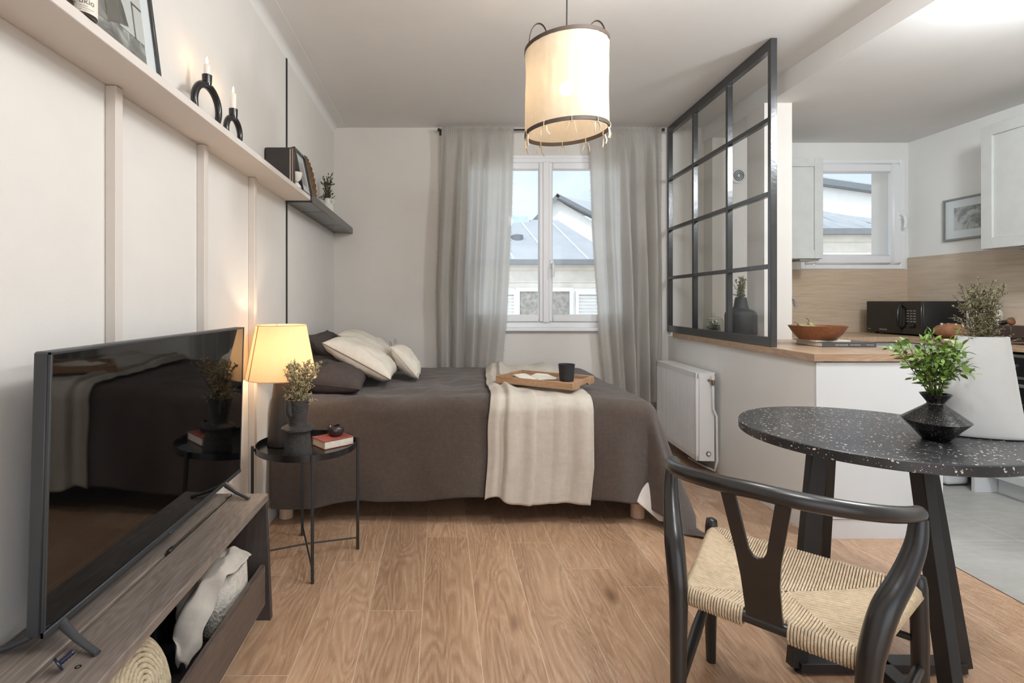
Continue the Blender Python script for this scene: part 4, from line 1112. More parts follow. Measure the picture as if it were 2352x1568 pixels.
# ------------------------------------------------------------------ curtains
t = thing('curtain_rod', 'thin black curtain rod above the bedroom window', 'curtain rod', (.93, 4.385, 2.632))
g = G(); g.tube([(-.95, 0, 0), (.945, 0, 0)], .008, 12); obj('rod', g, M['black_metal'], t)
for x in (-.95, .945):
    g = G(); g.tube([(x-.012, 0, 0), (x+.012, 0, 0)], .013, 12); obj('finial', g, M['black_metal'], t)
for x in (-.93, .925):
    g = G(); g.bar((x, 0, 0), (x, .075, 0), .012, .012); g.box((x, .071, 0), (.03, .006, .05)); obj('bracket', g, M['black_metal'], t)
def curtain(label, xl, xr, seed, nf, zb, phase):
    """xl, xr: functions of height fraction (0 top .. 1 hem) giving the two edges"""
    t = thing('curtain', label, 'curtain', (0, 4.385, 0), 0, 'grey linen curtains')
    ZT = 2.645; r = random.Random(seed)
    def f(u, v):
        a, b = xl(v), xr(v); gather = max(0, 1-v*16)
        x = a+(b-a)*u
        amp = .016+.044*min(1, v*2.2)
        w = math.sin(u*nf*2*PI+phase+.6*math.sin(v*2+u*3)) + .45*math.sin(u*nf*3.3*PI+phase*2+1.2*v)
        flat = .35+.65*min(1, abs(u-(.85 if seed == 1 else .12))*3.2)
        y = -.012 + amp*w*flat - .02
        g_ = math.sin(u*nf*9*PI+seed)*.010*max(0, 1-v*5)
        z = ZT-(ZT-zb)*v + .012*math.sin(u*nf*9*PI)*gather*.6 + (.006*noise.noise(Vector((u*30, seed, 0))) if v < .01 else 0)
        if v < .022: y = y*.10 - .014 - abs(g_)
        elif v < .09: k = (v-.022)/.068; y = y*(.10+.90*k)-.014*(1-k)-abs(g_)*(1-k*.5)
        x += .006*math.cos(u*nf*2*PI+phase)
        return Vector((x, y+.003*noise.noise(Vector((x*14, v*5, seed))), z))
    g = G(); g.grid(190, 120, f); obj('fabric', g, M['curtain'], t, smooth=180, fix=False)
    for ue, sg in ((0, -1), (1, 1)):
        g = G()
        for k in range(260):
            v = k/260+r.uniform(-.001, .001); v = min(max(v, 0.004), .998); p = f(ue, v)
            d = Vector((sg*r.uniform(.005, .013), r.uniform(-.006, .006), r.uniform(-.012, .005)))
            g.tube([p-Vector((sg*.003, 0, 0)), p+d*.6, p+d+Vector((0, 0, -.004))], [.0011, .0009, .0005], 3, caps=False)
        obj('fringe', g, M['fringe'], t, smooth=0, fix=False)
def lerpk(ks):
    def f(v):
        for (a, x), (b, y) in zip(ks, ks[1:]):
            if v <= b: return x+(y-x)*(v-a)/(b-a)
        return ks[-1][1]
    return f
curtain('left grey linen curtain with frayed edges at the bedroom window', lerpk([(0, .0), (.15, -.012), (.6, -.05), (1, -.03)]), lerpk([(0, .605), (.3, .59), (.7, .545), (1, .47)]), 1, 5.0, .33, .4)
curtain('right grey linen curtain with frayed edges beside the glazed screen', lerpk([(0, 1.245), (.4, 1.275), (.75, 1.33), (1, 1.39)]), lerpk([(0, 1.855), (.5, 1.87), (.75, 1.865), (1, 1.85)]), 2, 5.0, .34, 1.9)

# ------------------------------------------------------------------ radiator
ra = math.atan(.05)
t = thing('radiator', 'white panel radiator against the low wall beside the bed', 'radiator', (px(3.96), 3.96, 0), -ra)
Y0_, Y1_, Z0, Z1 = -.41, .33, .085, .69
g = G()
n = 34; w = (Y1_-Y0_-.05)/n
poly = []
for k in range(n):
    y = Y0_+.025+k*w; poly += [(y, .160), (y+w*.42, .160), (y+w*.5, .152), (y+w*.92, .152)]
poly += [(Y1_-.025, .160), (Y1_-.025, .135), (Y0_+.025, .135)]
g.prism(poly, Z1-Z0-.075, Matrix(((0,-1,0,0),(1,0,0,0),(0,0,1,Z0+.035),(0,0,0,1))))
g.b2((-.159, Y0_, Z1-.045), (-.137, Y1_, Z1-.003), .004); g.b2((-.159, Y0_, Z0), (-.137, Y1_, Z0+.037), .004); g.b2((-.159, Y0_, Z0), (-.137, Y0_+.026, Z1-.005), .003); g.b2((-.159, Y1_-.026, Z0), (-.137, Y1_, Z1-.005), .003)
obj('front_panel', g, M['rad'], t)
for y in (Y0_, Y1_):
    g = G(); g.b2((-.137, y-.001, Z0), (-.035, y+.001, Z1-.002)); obj('end_cap', g, M['rad'], t)
g = G(); g.b2((-.16, Y0_-.002, Z1-.004), (-.03, Y1_+.002, Z1), .001); obj('top_grille', g, M['rad'], t)
g = G(); g.b2((-.055, Y0_+.02, Z0+.02), (-.04, Y1_-.02, Z1-.02)); g.b2((-.04, Y0_+.2, .2), (-.004, Y0_+.24, .6)); g.b2((-.04, Y1_-.24, .2), (-.004, Y1_-.2, .6)); obj('back_panel', g, M['rad'], t)
g = G(); vp = (-.062, Y0_-.036, Z1-.045)
g.tube([(-.075, Y0_-.002, Z1-.05), (-.062, Y0_-.038, Z1-.05)], .009, 12); g.tube([vp, (vp[0], vp[1], vp[2]-.035)], .011, 12); obj('valve', g, M['brass'], t)
g = G(); g.tube([(vp[0], vp[1], vp[2]+.002), (vp[0], vp[1], vp[2]+.028)], [.011, .014], 14); obj('valve_cap', g, M['paper'], t)
g = G(); pp = [(vp[0], vp[1], vp[2]-.03), (vp[0]+.004, vp[1], .45), (vp[0]+.026, vp[1]+.002, .40), (vp[0]+.034, vp[1]+.01, .10), (vp[0]+.030, vp[1]+.03, .022), (vp[0]+.0, Y0_+.12, .018), (vp[0]-.02, Y0_+.3, .018)]
g.tube(pp, .0075, 10); obj('pipe', g, M['rad'], t, smooth=80)
g = G(); g.lathe([(.012, 0), (.016, 0), (.016, .004), (.012, .004)], 24, (-.075, Y0_-.002, Z0+.05), rotm('X', PI/2), closed=True); obj('plug_ring', g, M['black_metal'], t)
g = G(); g.lathe([(0, 0), (.011, 0), (.011, .008), (.006, .01), (.006, .016), (0, .016)], 20, (-.075, Y0_-.002, Z0+.05), rotm('X', PI/2)); obj('plug', g, M['rad'], t)

# ------------------------------------------------------------------ pendant lamp
PX, PY, PZ = .556, 2.30, 1.932
t = thing('pendant_lamp', 'lit gauze drum pendant lamp hanging from the bedroom ceiling', 'pendant lamp', (PX, PY, PZ))
tilt = Matrix(((1, 0, 0, 0), (0, 1, 0, 0), (.048, 0, 1, 0), (0, 0, 0, 1)))   # the rings hang a little askew
PH, PR = .368, .182
def ps(p): return tilt @ Vector(p)
g = G()
def shf(u, v):
    a = 2*PI*u; r = PR*(1-.018*math.sin(v*PI)) + .0045*noise.noise(Vector((math.cos(a)*3.4, math.sin(a)*3.4, v*2.2)))*math.sin(v*PI)+.003*noise.noise(Vector((math.cos(a)*9, math.sin(a)*9, v*3)))
    return ps((r*math.cos(a), r*math.sin(a), .004+PH*v))
g.grid(120, 30, shf, cu=True); sh = obj('lamp_shade', g, M['shade'], t, smooth=180, fix=False)
for z, nm in ((.0, 'bottom_ring'), (PH+.004, 'top_ring')):
    g = G(); n = 72
    for rr in (PR-.001,):
        g.lathe([(rr-.0025, z-.008), (rr+.0035, z-.008), (rr+.0035, z+.008), (rr-.0025, z+.008)], n, m=tilt, closed=True)
    obj(nm, g, M['cane'], t, smooth=30)
for s in (-1, 1):
    g = G(); pts = []
    for k in range(13):
        a = PI*k/12; pts.append(ps((s*(.128+.042*math.cos(a)*1.0), -.02+.0*k, PH+.004+.105*math.sin(a)**.8)))
    g.tube(pts, .0065, 8, sq=.3, up=(0, 0, 1))
    g.tube([ps((s*.170, -.02, PH+.01)), ps((s*.1705, -.02, PH-.03))], .006, 6)
    obj('handle', g, M['cane'], t, smooth=60)
g = G(); g.bar(ps((-PR+.002, 0, PH+.0)), ps((PR-.002, 0, PH+.0)), .012, .006); obj('crossbar', g, M['cane'], t)
for k in range(10):
    a = 2*PI*(k+.3)/10; c, s_ = math.cos(a), math.sin(a); r_ = R
    g = G(); b = Vector((PR*c, PR*s_, -.004))
    ring = [ps(b+Vector((c*.006*math.cos(q), s_*.006*math.cos(q), .012*math.sin(q)))) for q in [2*PI*i/10 for i in range(10)]]
    g.tube(ring, .003, 6, closed=True, sq=.5)
    for sg in (-1, 1):
        e = Vector((-s_, c, 0))*sg
        L_ = r_.uniform(.03, .055)
        g.tube([ps(b+Vector((0, 0, -.008))), ps(b+e*.010+Vector((0, 0, -.012))), ps(b+e*.016+Vector((c*.004, s_*.004, -.012-L_*.6))), ps(b+e*r_.uniform(.012, .03)+Vector((0, 0, -.012-L_)))], [.002, .0032, .0034, .0026], 6, sq=.35)
    obj('tie', g, M['shade_tie'], sh, smooth=60)
g = G(); top = ps((0, 0, PH))
g.tube([ps((0, 0, PH*.55+.05)), top, (top.x+.002, 0, .60), (0.0, 0, 2.675-PZ-.015)], .003, 8); obj('cord', g, M['black_metal'], t)
g = G(); g.lathe([(0, .713), (.03, .713), (.05, .738), (.05, .7425), (0, .7425)], 28); obj('ceiling_rose', g, M['white_gloss'], t)
g = G(); g.tube([ps((0, 0, PH*.55+.055)), ps((0, 0, PH*.55+.02))], .018, 14); obj('socket', g, M['black_metal'], t)
g = G(); g.ball(ps((0, 0, PH*.55-.012)), .031, 18, 12); obj('bulb', g, M['bulb'], t)

# ------------------------------------------------------------------ kitchen
CT = .92
def shaker(g, a, b, n, w=.07, th=.02, rec=.008):
    """door slab between opposite corners a, b (thin along axis n) is drawn by caller; returns nothing"""
def door_panel(name, parent, mat, x0, x1, z0, z1, y, sgn=-1, w=.065, axis='y', th=.02):
    """framed door; axis 'y': spans x0..x1 at depth y facing sgn; axis 'x': spans along y at depth x"""
    g = G()
    def bx(a0, a1, c0, c1, d0, d1, bev=.0015):
        if axis == 'y': g.b2((a0, y+sgn*d0, c0), (a1, y+sgn*d1, c1), bev)
        else: g.b2((y+sgn*d0, a0, c0), (y+sgn*d1, a1, c1), bev)
    bx(x0, x0+w, z0, z1, 0, th); bx(x1-w, x1, z0, z1, 0, th); bx(x0+w, x1-w, z0, z0+w, 0, th); bx(x0+w, x1-w, z1-w, z1, 0, th)
    bx(x0+w-.004, x1-w+.004, z0+w-.004, z1-w+.004, 0, th-.013, 0)
    return obj(name, g, mat, parent)

# worktop, U-shaped, one continuous piece
t = thing('worktop', 'U-shaped solid oak kitchen worktop with thick edge', 'worktop', (2.6, 3.6, CT))
def W_(x, y, z): return (x-2.6, y-3.6, z-CT)
g = G(); g.prism([(x-2.6, y-3.6) for x, y in ((px(2.56)-.018, 2.56), (2.50, 2.56), (2.50, 3.80), (3.33, 3.80), (3.38, 3.75), (3.38, 1.45), (XR-.014, 1.45), (XR-.014, YF-.014), (2.665, YF-.014), (2.665, 4.315), (px(4.3)-.018, 4.315))], .036, Matrix.Translation((0, 0, -.036)))
obj('board', g, M['butcher'], t)
g = G(); g.b2(W_(px(2.56)-.018, 2.556, CT-.036), W_(2.50, 2.5602, CT-.0004)); obj('end_grain_edge', g, M['butcher_x'], t)

# peninsula base
t = thing('base_cabinet', 'white base cabinet closing the peninsula behind the dining table', 'cabinet', (2.15, 3.0, 0), 0, 'white base cabinets')
g = G(); g.b2((px(3.55)+.055-2.15, 2.597-3, .10), (2.46-2.15, 3.55-3, CT-.04)); obj('carcass', g, M['white_gloss'], t)
g = G(); g.b2((px(2.585)-2.15, 2.567-3, .101), (2.487-2.15, 2.584-3, CT-.042), .001); obj('end_panel', g, M['white_gloss'], t)
g = G(); g.b2((px(2.59)+.06-2.15, 2.572-3, .0), (2.40-2.15, 2.584-3, .097), .001); g.b2((2.42-2.15, 2.6-3, 0), (2.435-2.15, 3.55-3, .097)); obj('plinth', g, M['white_gloss'], t)
for a, b in ((2.60, 3.07), (3.075, 3.545)): door_panel('door', t, M['cab'], a-3, b-3, .105, CT-.045, 2.462-2.15, 1, .06, 'x')
# far run
t = thing('base_cabinet', 'white base cabinet under the kitchen window', 'cabinet', (3.0, 4.15, 0), 0, 'white base cabinets')
g = G(); g.b2((2.67-3, 3.86-4.15, .10), (XR-.02-3, YF-.02-4.15, CT-.04)); obj('carcass', g, M['white_gloss'], t)
g = G(); g.b2((2.67-3, 3.90-4.15, 0), (XR-.02-3, 3.915-4.15, .10)); obj('plinth', g, M['white_gloss'], t)
for a, b in ((2.68, 3.02), (3.025, 3.39)): door_panel('door', t, M['cab'], a-3, b-3, .105, CT-.045, 3.86-4.15, -1, .06)
# right run: drawer cabinet, oven housing, end panel
t = thing('base_cabinet', 'white base cabinet beside the oven on the right', 'cabinet', (3.7, 3.5, 0), 0, 'white base cabinets')
g = G(); g.b2((3.40-3.7, 3.235-3.5, .10), (XR-.02-3.7, 3.84-3.5, CT-.04)); obj('carcass', g, M['white_gloss'], t)
g = G(); g.b2((3.30-3.7, 3.205-3.5, 0), (XR-.02-3.7, 3.225-3.5, CT-.04)); obj('end_panel', g, M['white_gloss'], t)
door_panel('door', t, M['cab'], 3.24-3.5, 3.74-3.5, .105, CT-.045, 3.40-3.7, -1, .06, 'x')
t = thing('oven_housing', 'white cabinet housing the built-in oven', 'cabinet', (3.7, 2.8, 0))
g = G(); g.b2((3.39-3.7, 2.50-2.8, .10), (XR-.02-3.7, 3.20-2.8, .27)); g.b2((3.39-3.7, 3.17-2.8, .27), (XR-.02-3.7, 3.20-2.8, CT-.04)); g.b2((3.39-3.7, 2.50-2.8, .27), (XR-.02-3.7, 2.53-2.8, CT-.04)); obj('carcass', g, M['white_gloss'], t)
g = G(); g.b2((3.44-3.7, 2.5-2.8, 0), (3.455-3.7, 3.2-2.8, .10)); obj('plinth', g, M['white_gloss'], t)
door_panel('drawer', t, M['cab'], 2.505-2.8, 3.195-2.8, .105, .268, 3.39-3.7, -1, .05, 'x')
t = thing('oven', 'black and steel built-in oven under the worktop at the right edge', 'oven', (3.70, 2.85, .275))
g = G(); g.b2((-.29, -.31, .0), (.25, .31, .595)); obj('body', g, M['boxedge'], t)
g = G(); g.b2((-.315, -.31, .465), (-.29, .31, .575), .002); cp = obj('control_panel', g, M['black_gloss'], t)
g = G(); g.b2((-.318, -.10, .495), (-.3155, .12, .545)); obj('display', g, plain('oven_display', (138, 150, 166), .2), cp)
for y in (-.22, .22):
    g = G(); g.lathe([(0, 0), (.02, 0), (.018, .02), (0, .022)], 20, (-.315, y, .52), rotm('Y', -PI/2)); obj('knob', g, M['steel'], cp)
g = G(); g.b2((-.317, -.31, .575), (-.29, .31, .593), .002); g.b2((-.317, -.31, .447), (-.29, .31, .464), .002); obj('steel_trim', g, M['steel'], t)
g = G(); g.b2((-.315, -.31, .01), (-.29, .31, .445), .002); dr = obj('oven_door', g, M['black_gloss'], t)
g = G(); g.tube([(-.345, -.27, .415), (-.345, .27, .415)], .010, 12); g.tube([(-.345, -.25, .415), (-.312, -.25, .415)], .006, 8); g.tube([(-.345, .25, .415), (-.312, .25, .415)], .006, 8); obj('handle', g, M['steel'], dr)
g = G()
for z in (.20, .30): g.b2((-.3165, -.26, z), (-.3148, .26, z+.003))
obj('shelf_lines', g, M['steel'], dr)
t = thing('ceramic_hob', 'black glass hob set in the worktop above the oven', 'hob', (3.70, 2.86, CT+.0005))
g = G(); g.b2((-.25, -.28, 0), (.25, .28, .006), .002); obj('glass_top', g, M['black_gloss'], t)
for x, y, r in ((-.11, -.14, .09), (-.11, .14, .075), (.12, -.14, .075), (.12, .14, .09)):
    g = G(); g.lathe([(r-.002, .0062), (r, .0062), (r, .0066), (r-.002, .0066)], 32, (x, y, 0), closed=True); obj('cooking_ring', g, M['steel'], t)
t = thing('waste_bin', 'white bin standing on the tiles by the right base cabinets', 'bin', (3.285, 3.42, 0), .1)
g = G(); g.box((0, 0, .19), (.16, .24, .36), None, .022, 3); g.box((0, 0, .37), (.165, .245, .02), None, .006); obj('body', g, M['white_gloss'], t)
g = G(); g.box((0, 0, .39), (.15, .23, .02), None, .008, 2); obj('lid', g, M['cab'], t)

# upper cabinets
t = thing('upper_cabinet', 'pale grey wall cabinet left of the kitchen window', 'cabinet', (2.83, 4.28, 1.515), 0, 'pale grey wall cabinets')
g = G(); g.b2((-.165, -.17, 0), (.185, .165, .80)); obj('carcass', g, M['cab'], t)
door_panel('door', t, M['cab'], -.163, .184, .004, .796, -.172, -1, .066)
g = G(); g.b2((.02, -.165, -.012), (.17, -.02, -.0)); obj('under_light', g, M['steel'], t)
t = thing('upper_cabinet', 'pale grey wall cabinet at the right edge above the hob', 'cabinet', (3.84, 3.0, 1.53), 0, 'pale grey wall cabinets')
g = G(); g.b2((-.165, -.6, 0), (.172, .51, .825)); obj('carcass', g, M['cab'], t)
door_panel('door', t, M['cab'], -.04, .508, .002, .823, -.167, -1, .07, 'x'); door_panel('door', t, M['cab'], -.598, -.044, .002, .823, -.167, -1, .07, 'x')
t = thing('extractor_hood', 'slim grey extractor hood under the right wall cabinet', 'hood', (3.84, 2.95, 1.53))
g = G(); g.b2((-.19, -.30, -.022), (.15, .32, -.002), .002); obj('body', g, plain('hood_grey', (130, 132, 130), .4, .6), t)
g = G(); g.b2((-.18, -.28, -.034), (.12, .28, -.022), .002); obj('filter', g, M['steel'], t)

framed('framed_photo', 'grey framed landscape photo on the right kitchen wall', 'picture', (XR-.026, 3.895, 1.655), -PI/2, 0, .46, .325, .014, .024, plain('grey_frame', (138, 138, 136), .4), M['print_c'], (.07, .07, .06, .06))

# microwave: front faces the room (-X)
t = thing('microwave', 'black microwave oven on the worktop in the kitchen corner', 'microwave', (3.71, 4.065, CT))
g = G(); g.b2((-.155, -.245, .012), (.165, .245, .262), .004); obj('housing', g, M['black_metal'], t)
g = G(); g.b2((-.172, -.245, .012), (-.156, .245, .262), .003); fr = obj('front_panel', g, M['black_gloss'], t)
g = G(); g.b2((-.176, -.085, .02), (-.172, .238, .254), .001); dr = obj('door', g, plain('microwave_door', (30, 29, 28), .3), t)
g = G(); g.tube([(-.176, -.078, .045), (-.205, -.085, .075), (-.210, -.088, .13), (-.205, -.085, .20), (-.176, -.078, .23)], [.010, .011, .012, .011, .010], 8, sq=.8); obj('handle', g, M['black_gloss'], dr, smooth=60)
def mwf(x0, z0):
    return lambda p: Vector((-.1768, x0-p.x, z0+p.y))
lettering('lettering', 'SAMSUNG', .016, M['print_white'], dr, f=mwf(.115, .032)); lettering('lettering', 'GRILL', .011, M['print_white'], dr, f=mwf(.225, .034))
for i in range(5):
    for j in range(3):
        g = G(); g.b2((-.1745, -.128-.028*j-.018, .185-.020*i), (-.172, -.128-.028*j, .185-.020*i+.008)); obj('button', g, plain('mw_button%d%d' % (i, j), (126, 126, 124), .5) if (i, j) == (0, 0) else bpy.data.materials['mw_button00'], fr)
g = G(); g.lathe([(0, 0), (.020, 0), (.017, .022), (0, .024)], 24, (-.172, -.165, .075), rotm('Y', -PI/2)); obj('knob', g, M['black_gloss'], fr)
g = G(); [g.b2((-.09+.0*k, -.2462, .10+.012*k), (.08, -.2448, .104+.012*k)) for k in range(3)]; obj('vent_slots', g, M['print_black'], t)
for sx in (-.12, .13):
    for sy in (-.2, .2):
        g = G(); g.lathe([(0, 0), (.012, 0), (.012, .013), (0, .013)], 12, (sx, sy, 0)); obj('foot', g, M['boxedge'], t)

# tap and sink behind the pillar
t = thing('kitchen_tap', 'chrome kitchen tap arching out from behind the pillar', 'tap', (2.80, 4.36, CT))
g = G(); g.lathe([(0, 0), (.026, 0), (.024, .04), (.016, .05), (0, .05)], 20); obj('base', g, M['chrome'], t)
g = G(); g.tube([(0, 0, .04), (0, 0, .20), (.012, -.03, .268), (.035, -.085, .292), (.062, -.145, .268), (.072, -.17, .215)], [.011, .011, .011, .011, .012, .0135], 12); obj('spout', g, M['chrome'], t, smooth=80)
g = G(); g.tube([(.02, 0, .03), (.06, .0, .06)], .005, 8); obj('lever', g, M['chrome'], t)

# things on the peninsula
t = thing('black_bottle_vase', 'matte black bottle-shaped vase behind the glazed screen', 'vase', (2.035, 3.52, CT))
g = G(); g.lathe([(0, 0), (.094, 0), (.098, .006), (.098, .165), (.094, .185), (.080, .199), (.062, .204), (.052, .208), (.044, .225), (.0335, .288), (.030, .288), (.04, .22), (.05, .20), (.085, .18), (.09, .02), (0, .01)], 56); obj('body', g, M['ceramic_black'], t, smooth=50)
sprig_bunch('green_sprigs', 'yellow-green dried sprigs standing in the black bottle vase', 'plant', (2.035, 3.52, CT+.27), .18, .05, 12, 31, M['sage'], M['stem_g'], .012, 70, (.0, 0), .012, 6, .1, .3)
t = thing('glass_jar', 'lidded glass jar with leafy twigs behind the glazed screen', 'jar', (2.055, 3.915, CT))
g = G(); g.lathe([(0, 0), (.062, 0), (.070, .01), (.072, .06), (.070, .118), (.062, .128), (.060, .128), (.068, .118), (.070, .06), (.068, .012), (0, .006)], 40); obj('body', g, M['jar'], t, smooth=60)
g = G(); g.lathe([(0, .128), (.066, .128), (.068, .134), (.04, .146), (.012, .150), (.012, .158), (.02, .166), (.012, .172), (0, .173)], 40); obj('lid', g, M['jar'], t, smooth=60)
def leafy(name, label, cat, loc, h, spread, n, seed, ml, ms, leaf, pairs, lean=(0, 0), wide=.42, group=None, r0=.008, sub=2, low=.25, minz=None, pin=None):
    r = random.Random(seed); t = thing(name, label, cat, loc, 0, group); gs, gl = G(), G()
    def leafq(p, d, sz):
        d = Vector(d).normalized(); side = d.cross(Vector((r.gauss(0, .4), r.gauss(0, .4), 1))).normalized(); up = side.cross(d)
        prof = [(0, 0), (.25, .8), (.5, 1), (.75, .75), (1, 0)]
        L_, R_, Cn = [], [], []
        for u, w in prof:
            c = p+d*sz*u+up*(-.18*sz*u*u); Cn.append(gl.bm.verts.new(c-up*0))
            L_.append(gl.bm.verts.new(c+side*sz*wide*.5*w+up*sz*.07*w)); R_.append(gl.bm.verts.new(c-side*sz*wide*.5*w+up*sz*.07*w))
        for k in range(4):
            gl._f([Cn[k], Cn[k+1], L_[k+1], L_[k]]); gl._f([Cn[k], R_[k], R_[k+1], Cn[k+1]])
    def stem(b0, tip, rad, npair, lf):
        mid = b0.lerp(tip, .5)+Vector((r.gauss(0, .012), r.gauss(0, .012), .25*h*.3))
        pts = [b0*(1-u)**2+mid*2*u*(1-u)+tip*u*u for u in [k/8 for k in range(9)]]
        gs.tube(pts, [rad*(1-.6*k/8) for k in range(9)], 5)
        for k in range(npair):
            u = low+(1-low)*(k+.5)/npair; x = u*8; q = int(min(x, 7)); p = pts[q].lerp(pts[q+1], x-q); tg = (pts[q+1]-pts[q]).normalized()
            o = tg.orthogonal().normalized(); o = Matrix.Rotation(k*1.9+r.uniform(-.5, .5), 3, tg) @ o
            for sg in (1, -1): leafq(p, o*sg+tg*.55+Vector((0, 0, .1)), lf*r.uniform(.7, 1.1))
        leafq(pts[-1], tg+Vector((0, 0, .05)), lf)
        return pts
    for i in range(n):
        a = 2*PI*i/n+r.uniform(-.5, .5); k = r.uniform(.2, 1)
        tip = Vector((math.cos(a)*spread*k+lean[0]*h, math.sin(a)*spread*k+lean[1]*h, h*r.uniform(.55, 1.0)*(1-.3*k)))
        b0 = Vector((math.cos(a)*r0*r.random(), math.sin(a)*r0*r.random(), -.03 if minz is None else minz))
        pts = stem(b0, tip, .0018, pairs, leaf)
        for _ in range(sub):
            q = pts[r.randint(3, 6)]; d = Vector((r.gauss(0, 1), r.gauss(0, 1), r.uniform(.2, 1.2))).normalized()*h*r.uniform(.18, .34)
            tp = q+d
            if pin:
                rr = math.hypot(tp.x, tp.y)
                if rr > pin: tp.x *= pin/rr; tp.y *= pin/rr
            stem(q, tp, .0011, max(2, pairs//2), leaf*.9)
    obj('stems', gs, ms, t, smooth=0, fix=False); obj('leaves', gl, ml, t, smooth=60, fix=False)
    return t
leafy('jar_twigs', 'dark leafy twigs inside the lidded glass jar', 'plant', (2.055, 3.915, CT+.006), .118, .05, 16, 41, plain('dark_green_leaf', (62, 76, 46), .6, var=.25), M['stem'], .020, 5, (0, 0), .5, None, .035, 1, .1, 0.0, .05)
# books and bowl
def flat_book(name, label, loc, rz, w, d, h, cm, texts=(), group=None):
    t = thing(name, label, 'book', loc, rz, group)
    g = G(); g.b2((-w/2+.004, -d/2+.004, .003), (w/2-.004, d/2-.004, h-.003)); obj('pages', g, M['page'], t)
    g = G(); g.b2((-w/2, -d/2, 0), (w/2, d/2, .003), .0006); g.b2((-w/2, -d/2, h-.003), (w/2, d/2, h), .0006); g.b2((-w/2, -d/2, 0), (w/2, -d/2+.004, h), .0008); c = obj('cover', g, cm, t)
    for tx, sz, x, z in texts: lettering('lettering', tx, sz, M['print_white'], c, f=lambda p, x=x, z=z: Vector((x+p.x, -d/2-.0008, z+p.y)))
    return t
flat_book('book', 'large dark grey book lying flat on the worktop under the wooden bowl', (2.318, 3.055, CT), -.03, .30, .235, .027, M['book_grey'], (('axel vervoordt', .0115, -.078, .010), ('wabi inspirations', .0085, .004, .011), ('Flammarion', .0085, .095, .011)), 'books on the worktop')
flat_book('book', 'thin pale magazine between the grey book and the wooden bowl', (2.255, 3.075, CT+.0272), .06, .21, .18, .008, M['paper'], (), 'books on the worktop')
BWZ = CT+.0354
t = thing('wooden_bowl', 'wide acacia wood bowl with pears on the worktop books', 'bowl', (2.225, 3.065, BWZ))
g = G(); g.lathe([(0, 0), (.090, 0), (.094, .003), (.122, .038), (.146, .079), (.147, .082), (.143, .082), (.118, .042), (.088, .010), (0, .008)], 64); obj('body', g, M['bowl'], t, smooth=40)
def pear(label, loc, tilt_, rz):
    t = thing('pear', label, 'pear', loc, rz, 'pears in the wooden bowl')
    m = Matrix.Rotation(tilt_, 4, 'Y')
    g = G(); g.lathe([(0, -.036), (.018, -.034), (.032, -.018), (.034, 0), (.028, .018), (.018, .034), (.011, .050), (.005, .056), (0, .057)], 24, m=m); obj('body', g, M['pear'], t, smooth=80)
    g = G(); g.tube([m @ Vector(p) for p in ((0, 0, .054), (.002, 0, .068), (-.002, 0, .078), (-.010, 0, .084))], .0018, 6); obj('stalk', g, M['stem'], t)
pear('green pear leaning upright in the wooden bowl', (2.20, 3.07, BWZ+.052), -.42, .1)
pear('pear lying at the left rim of the wooden bowl with its stalk up', (2.140, 3.045, BWZ+.058), -.95, .1)

# things on the right worktop
t = thing('bread_loaf', 'crusty floured bread loaf behind the tall white vase', 'bread', (3.585, 3.64, CT+.0005), .4)
def loaf(p, a): return p*(1+.03*noise.noise(Vector((p.x*30, p.y*30, p.z*30))))
g = G(); m = Matrix.Translation((0, 0, .052)) @ Matrix.Diagonal((.070, .10, .054, 1))
pr = [(math.sin(PI*i/20), -math.cos(PI*i/20)) for i in range(21)]; g.lathe(pr, 40, m=m, f=loaf); obj('crust', g, M['bread'], t, smooth=80)
g = G()
for k in range(4):
    y = -.06+.038*k; g.tube([(-.045, y-.02, .084), (-.017, y-.008, .102), (.017, y+.008, .102), (.045, y+.02, .084)], [.003, .008, .008, .003], 8, sq=.5)
obj('flour_scores', g, M['flour'], t, smooth=80)
for i, (x, y, r_, h_) in enumerate(((3.80, 3.67, .055, .265), (3.915, 3.68, .05, .25))):
    t = thing('storage_jar', ('cream lidded storage jar behind the tall dried sprigs, by the microwave', 'cream lidded storage jar right of the other one, against the splashback')[i], 'jar', (x, y, CT+.0005), 0, 'storage jars on the worktop')
    g = G(); g.lathe([(0, 0), (r_, 0), (r_*1.04, .01), (r_*1.04, h_*.72), (r_*.8, h_*.8), (0, h_*.81)], 32); obj('body', g, M['ceramic_white'], t)
    g = G(); g.lathe([(0, h_*.81), (r_*.85, h_*.81), (r_*.9, h_*.86), (r_*.5, h_*.93), (r_*.3, h_*.95), (r_*.36, h_), (0, h_*1.01)], 32); obj('lid', g, M['ceramic_white'], t)
t = thing('wooden_box', 'dark wooden box on the worktop right of the dried sprigs', 'box', (3.665, 3.345, CT+.0005), 0)
g = G(); g.b2((-.06, -.065, 0), (.055, .06, .03)); obj('foot', g, M['block'], t)
g = G(); g.b2((-.075, -.08, .03), (.07, .075, .105), .003); obj('body', g, M['block'], t)
t = thing('pepper_mill', 'small dark wooden mill lying on the dark wooden box', 'mill', (3.665, 3.345, CT+.0005+.1055+.024), .2)
m = Matrix.Rotation(PI/2-.25, 4, 'X')
g = G(); g.lathe([(0, -.05), (.012, -.05), (.016, -.03), (.014, 0), (.0, .0)], 24, m=m); obj('body', g, M['boxedge'], t, smooth=80)
g = G(); g.lathe([(0, .0), (.022, .0), (.026, .008), (.024, .02), (0, .024)], 28, m=m); obj('head', g, M['bowl'], t, smooth=80)

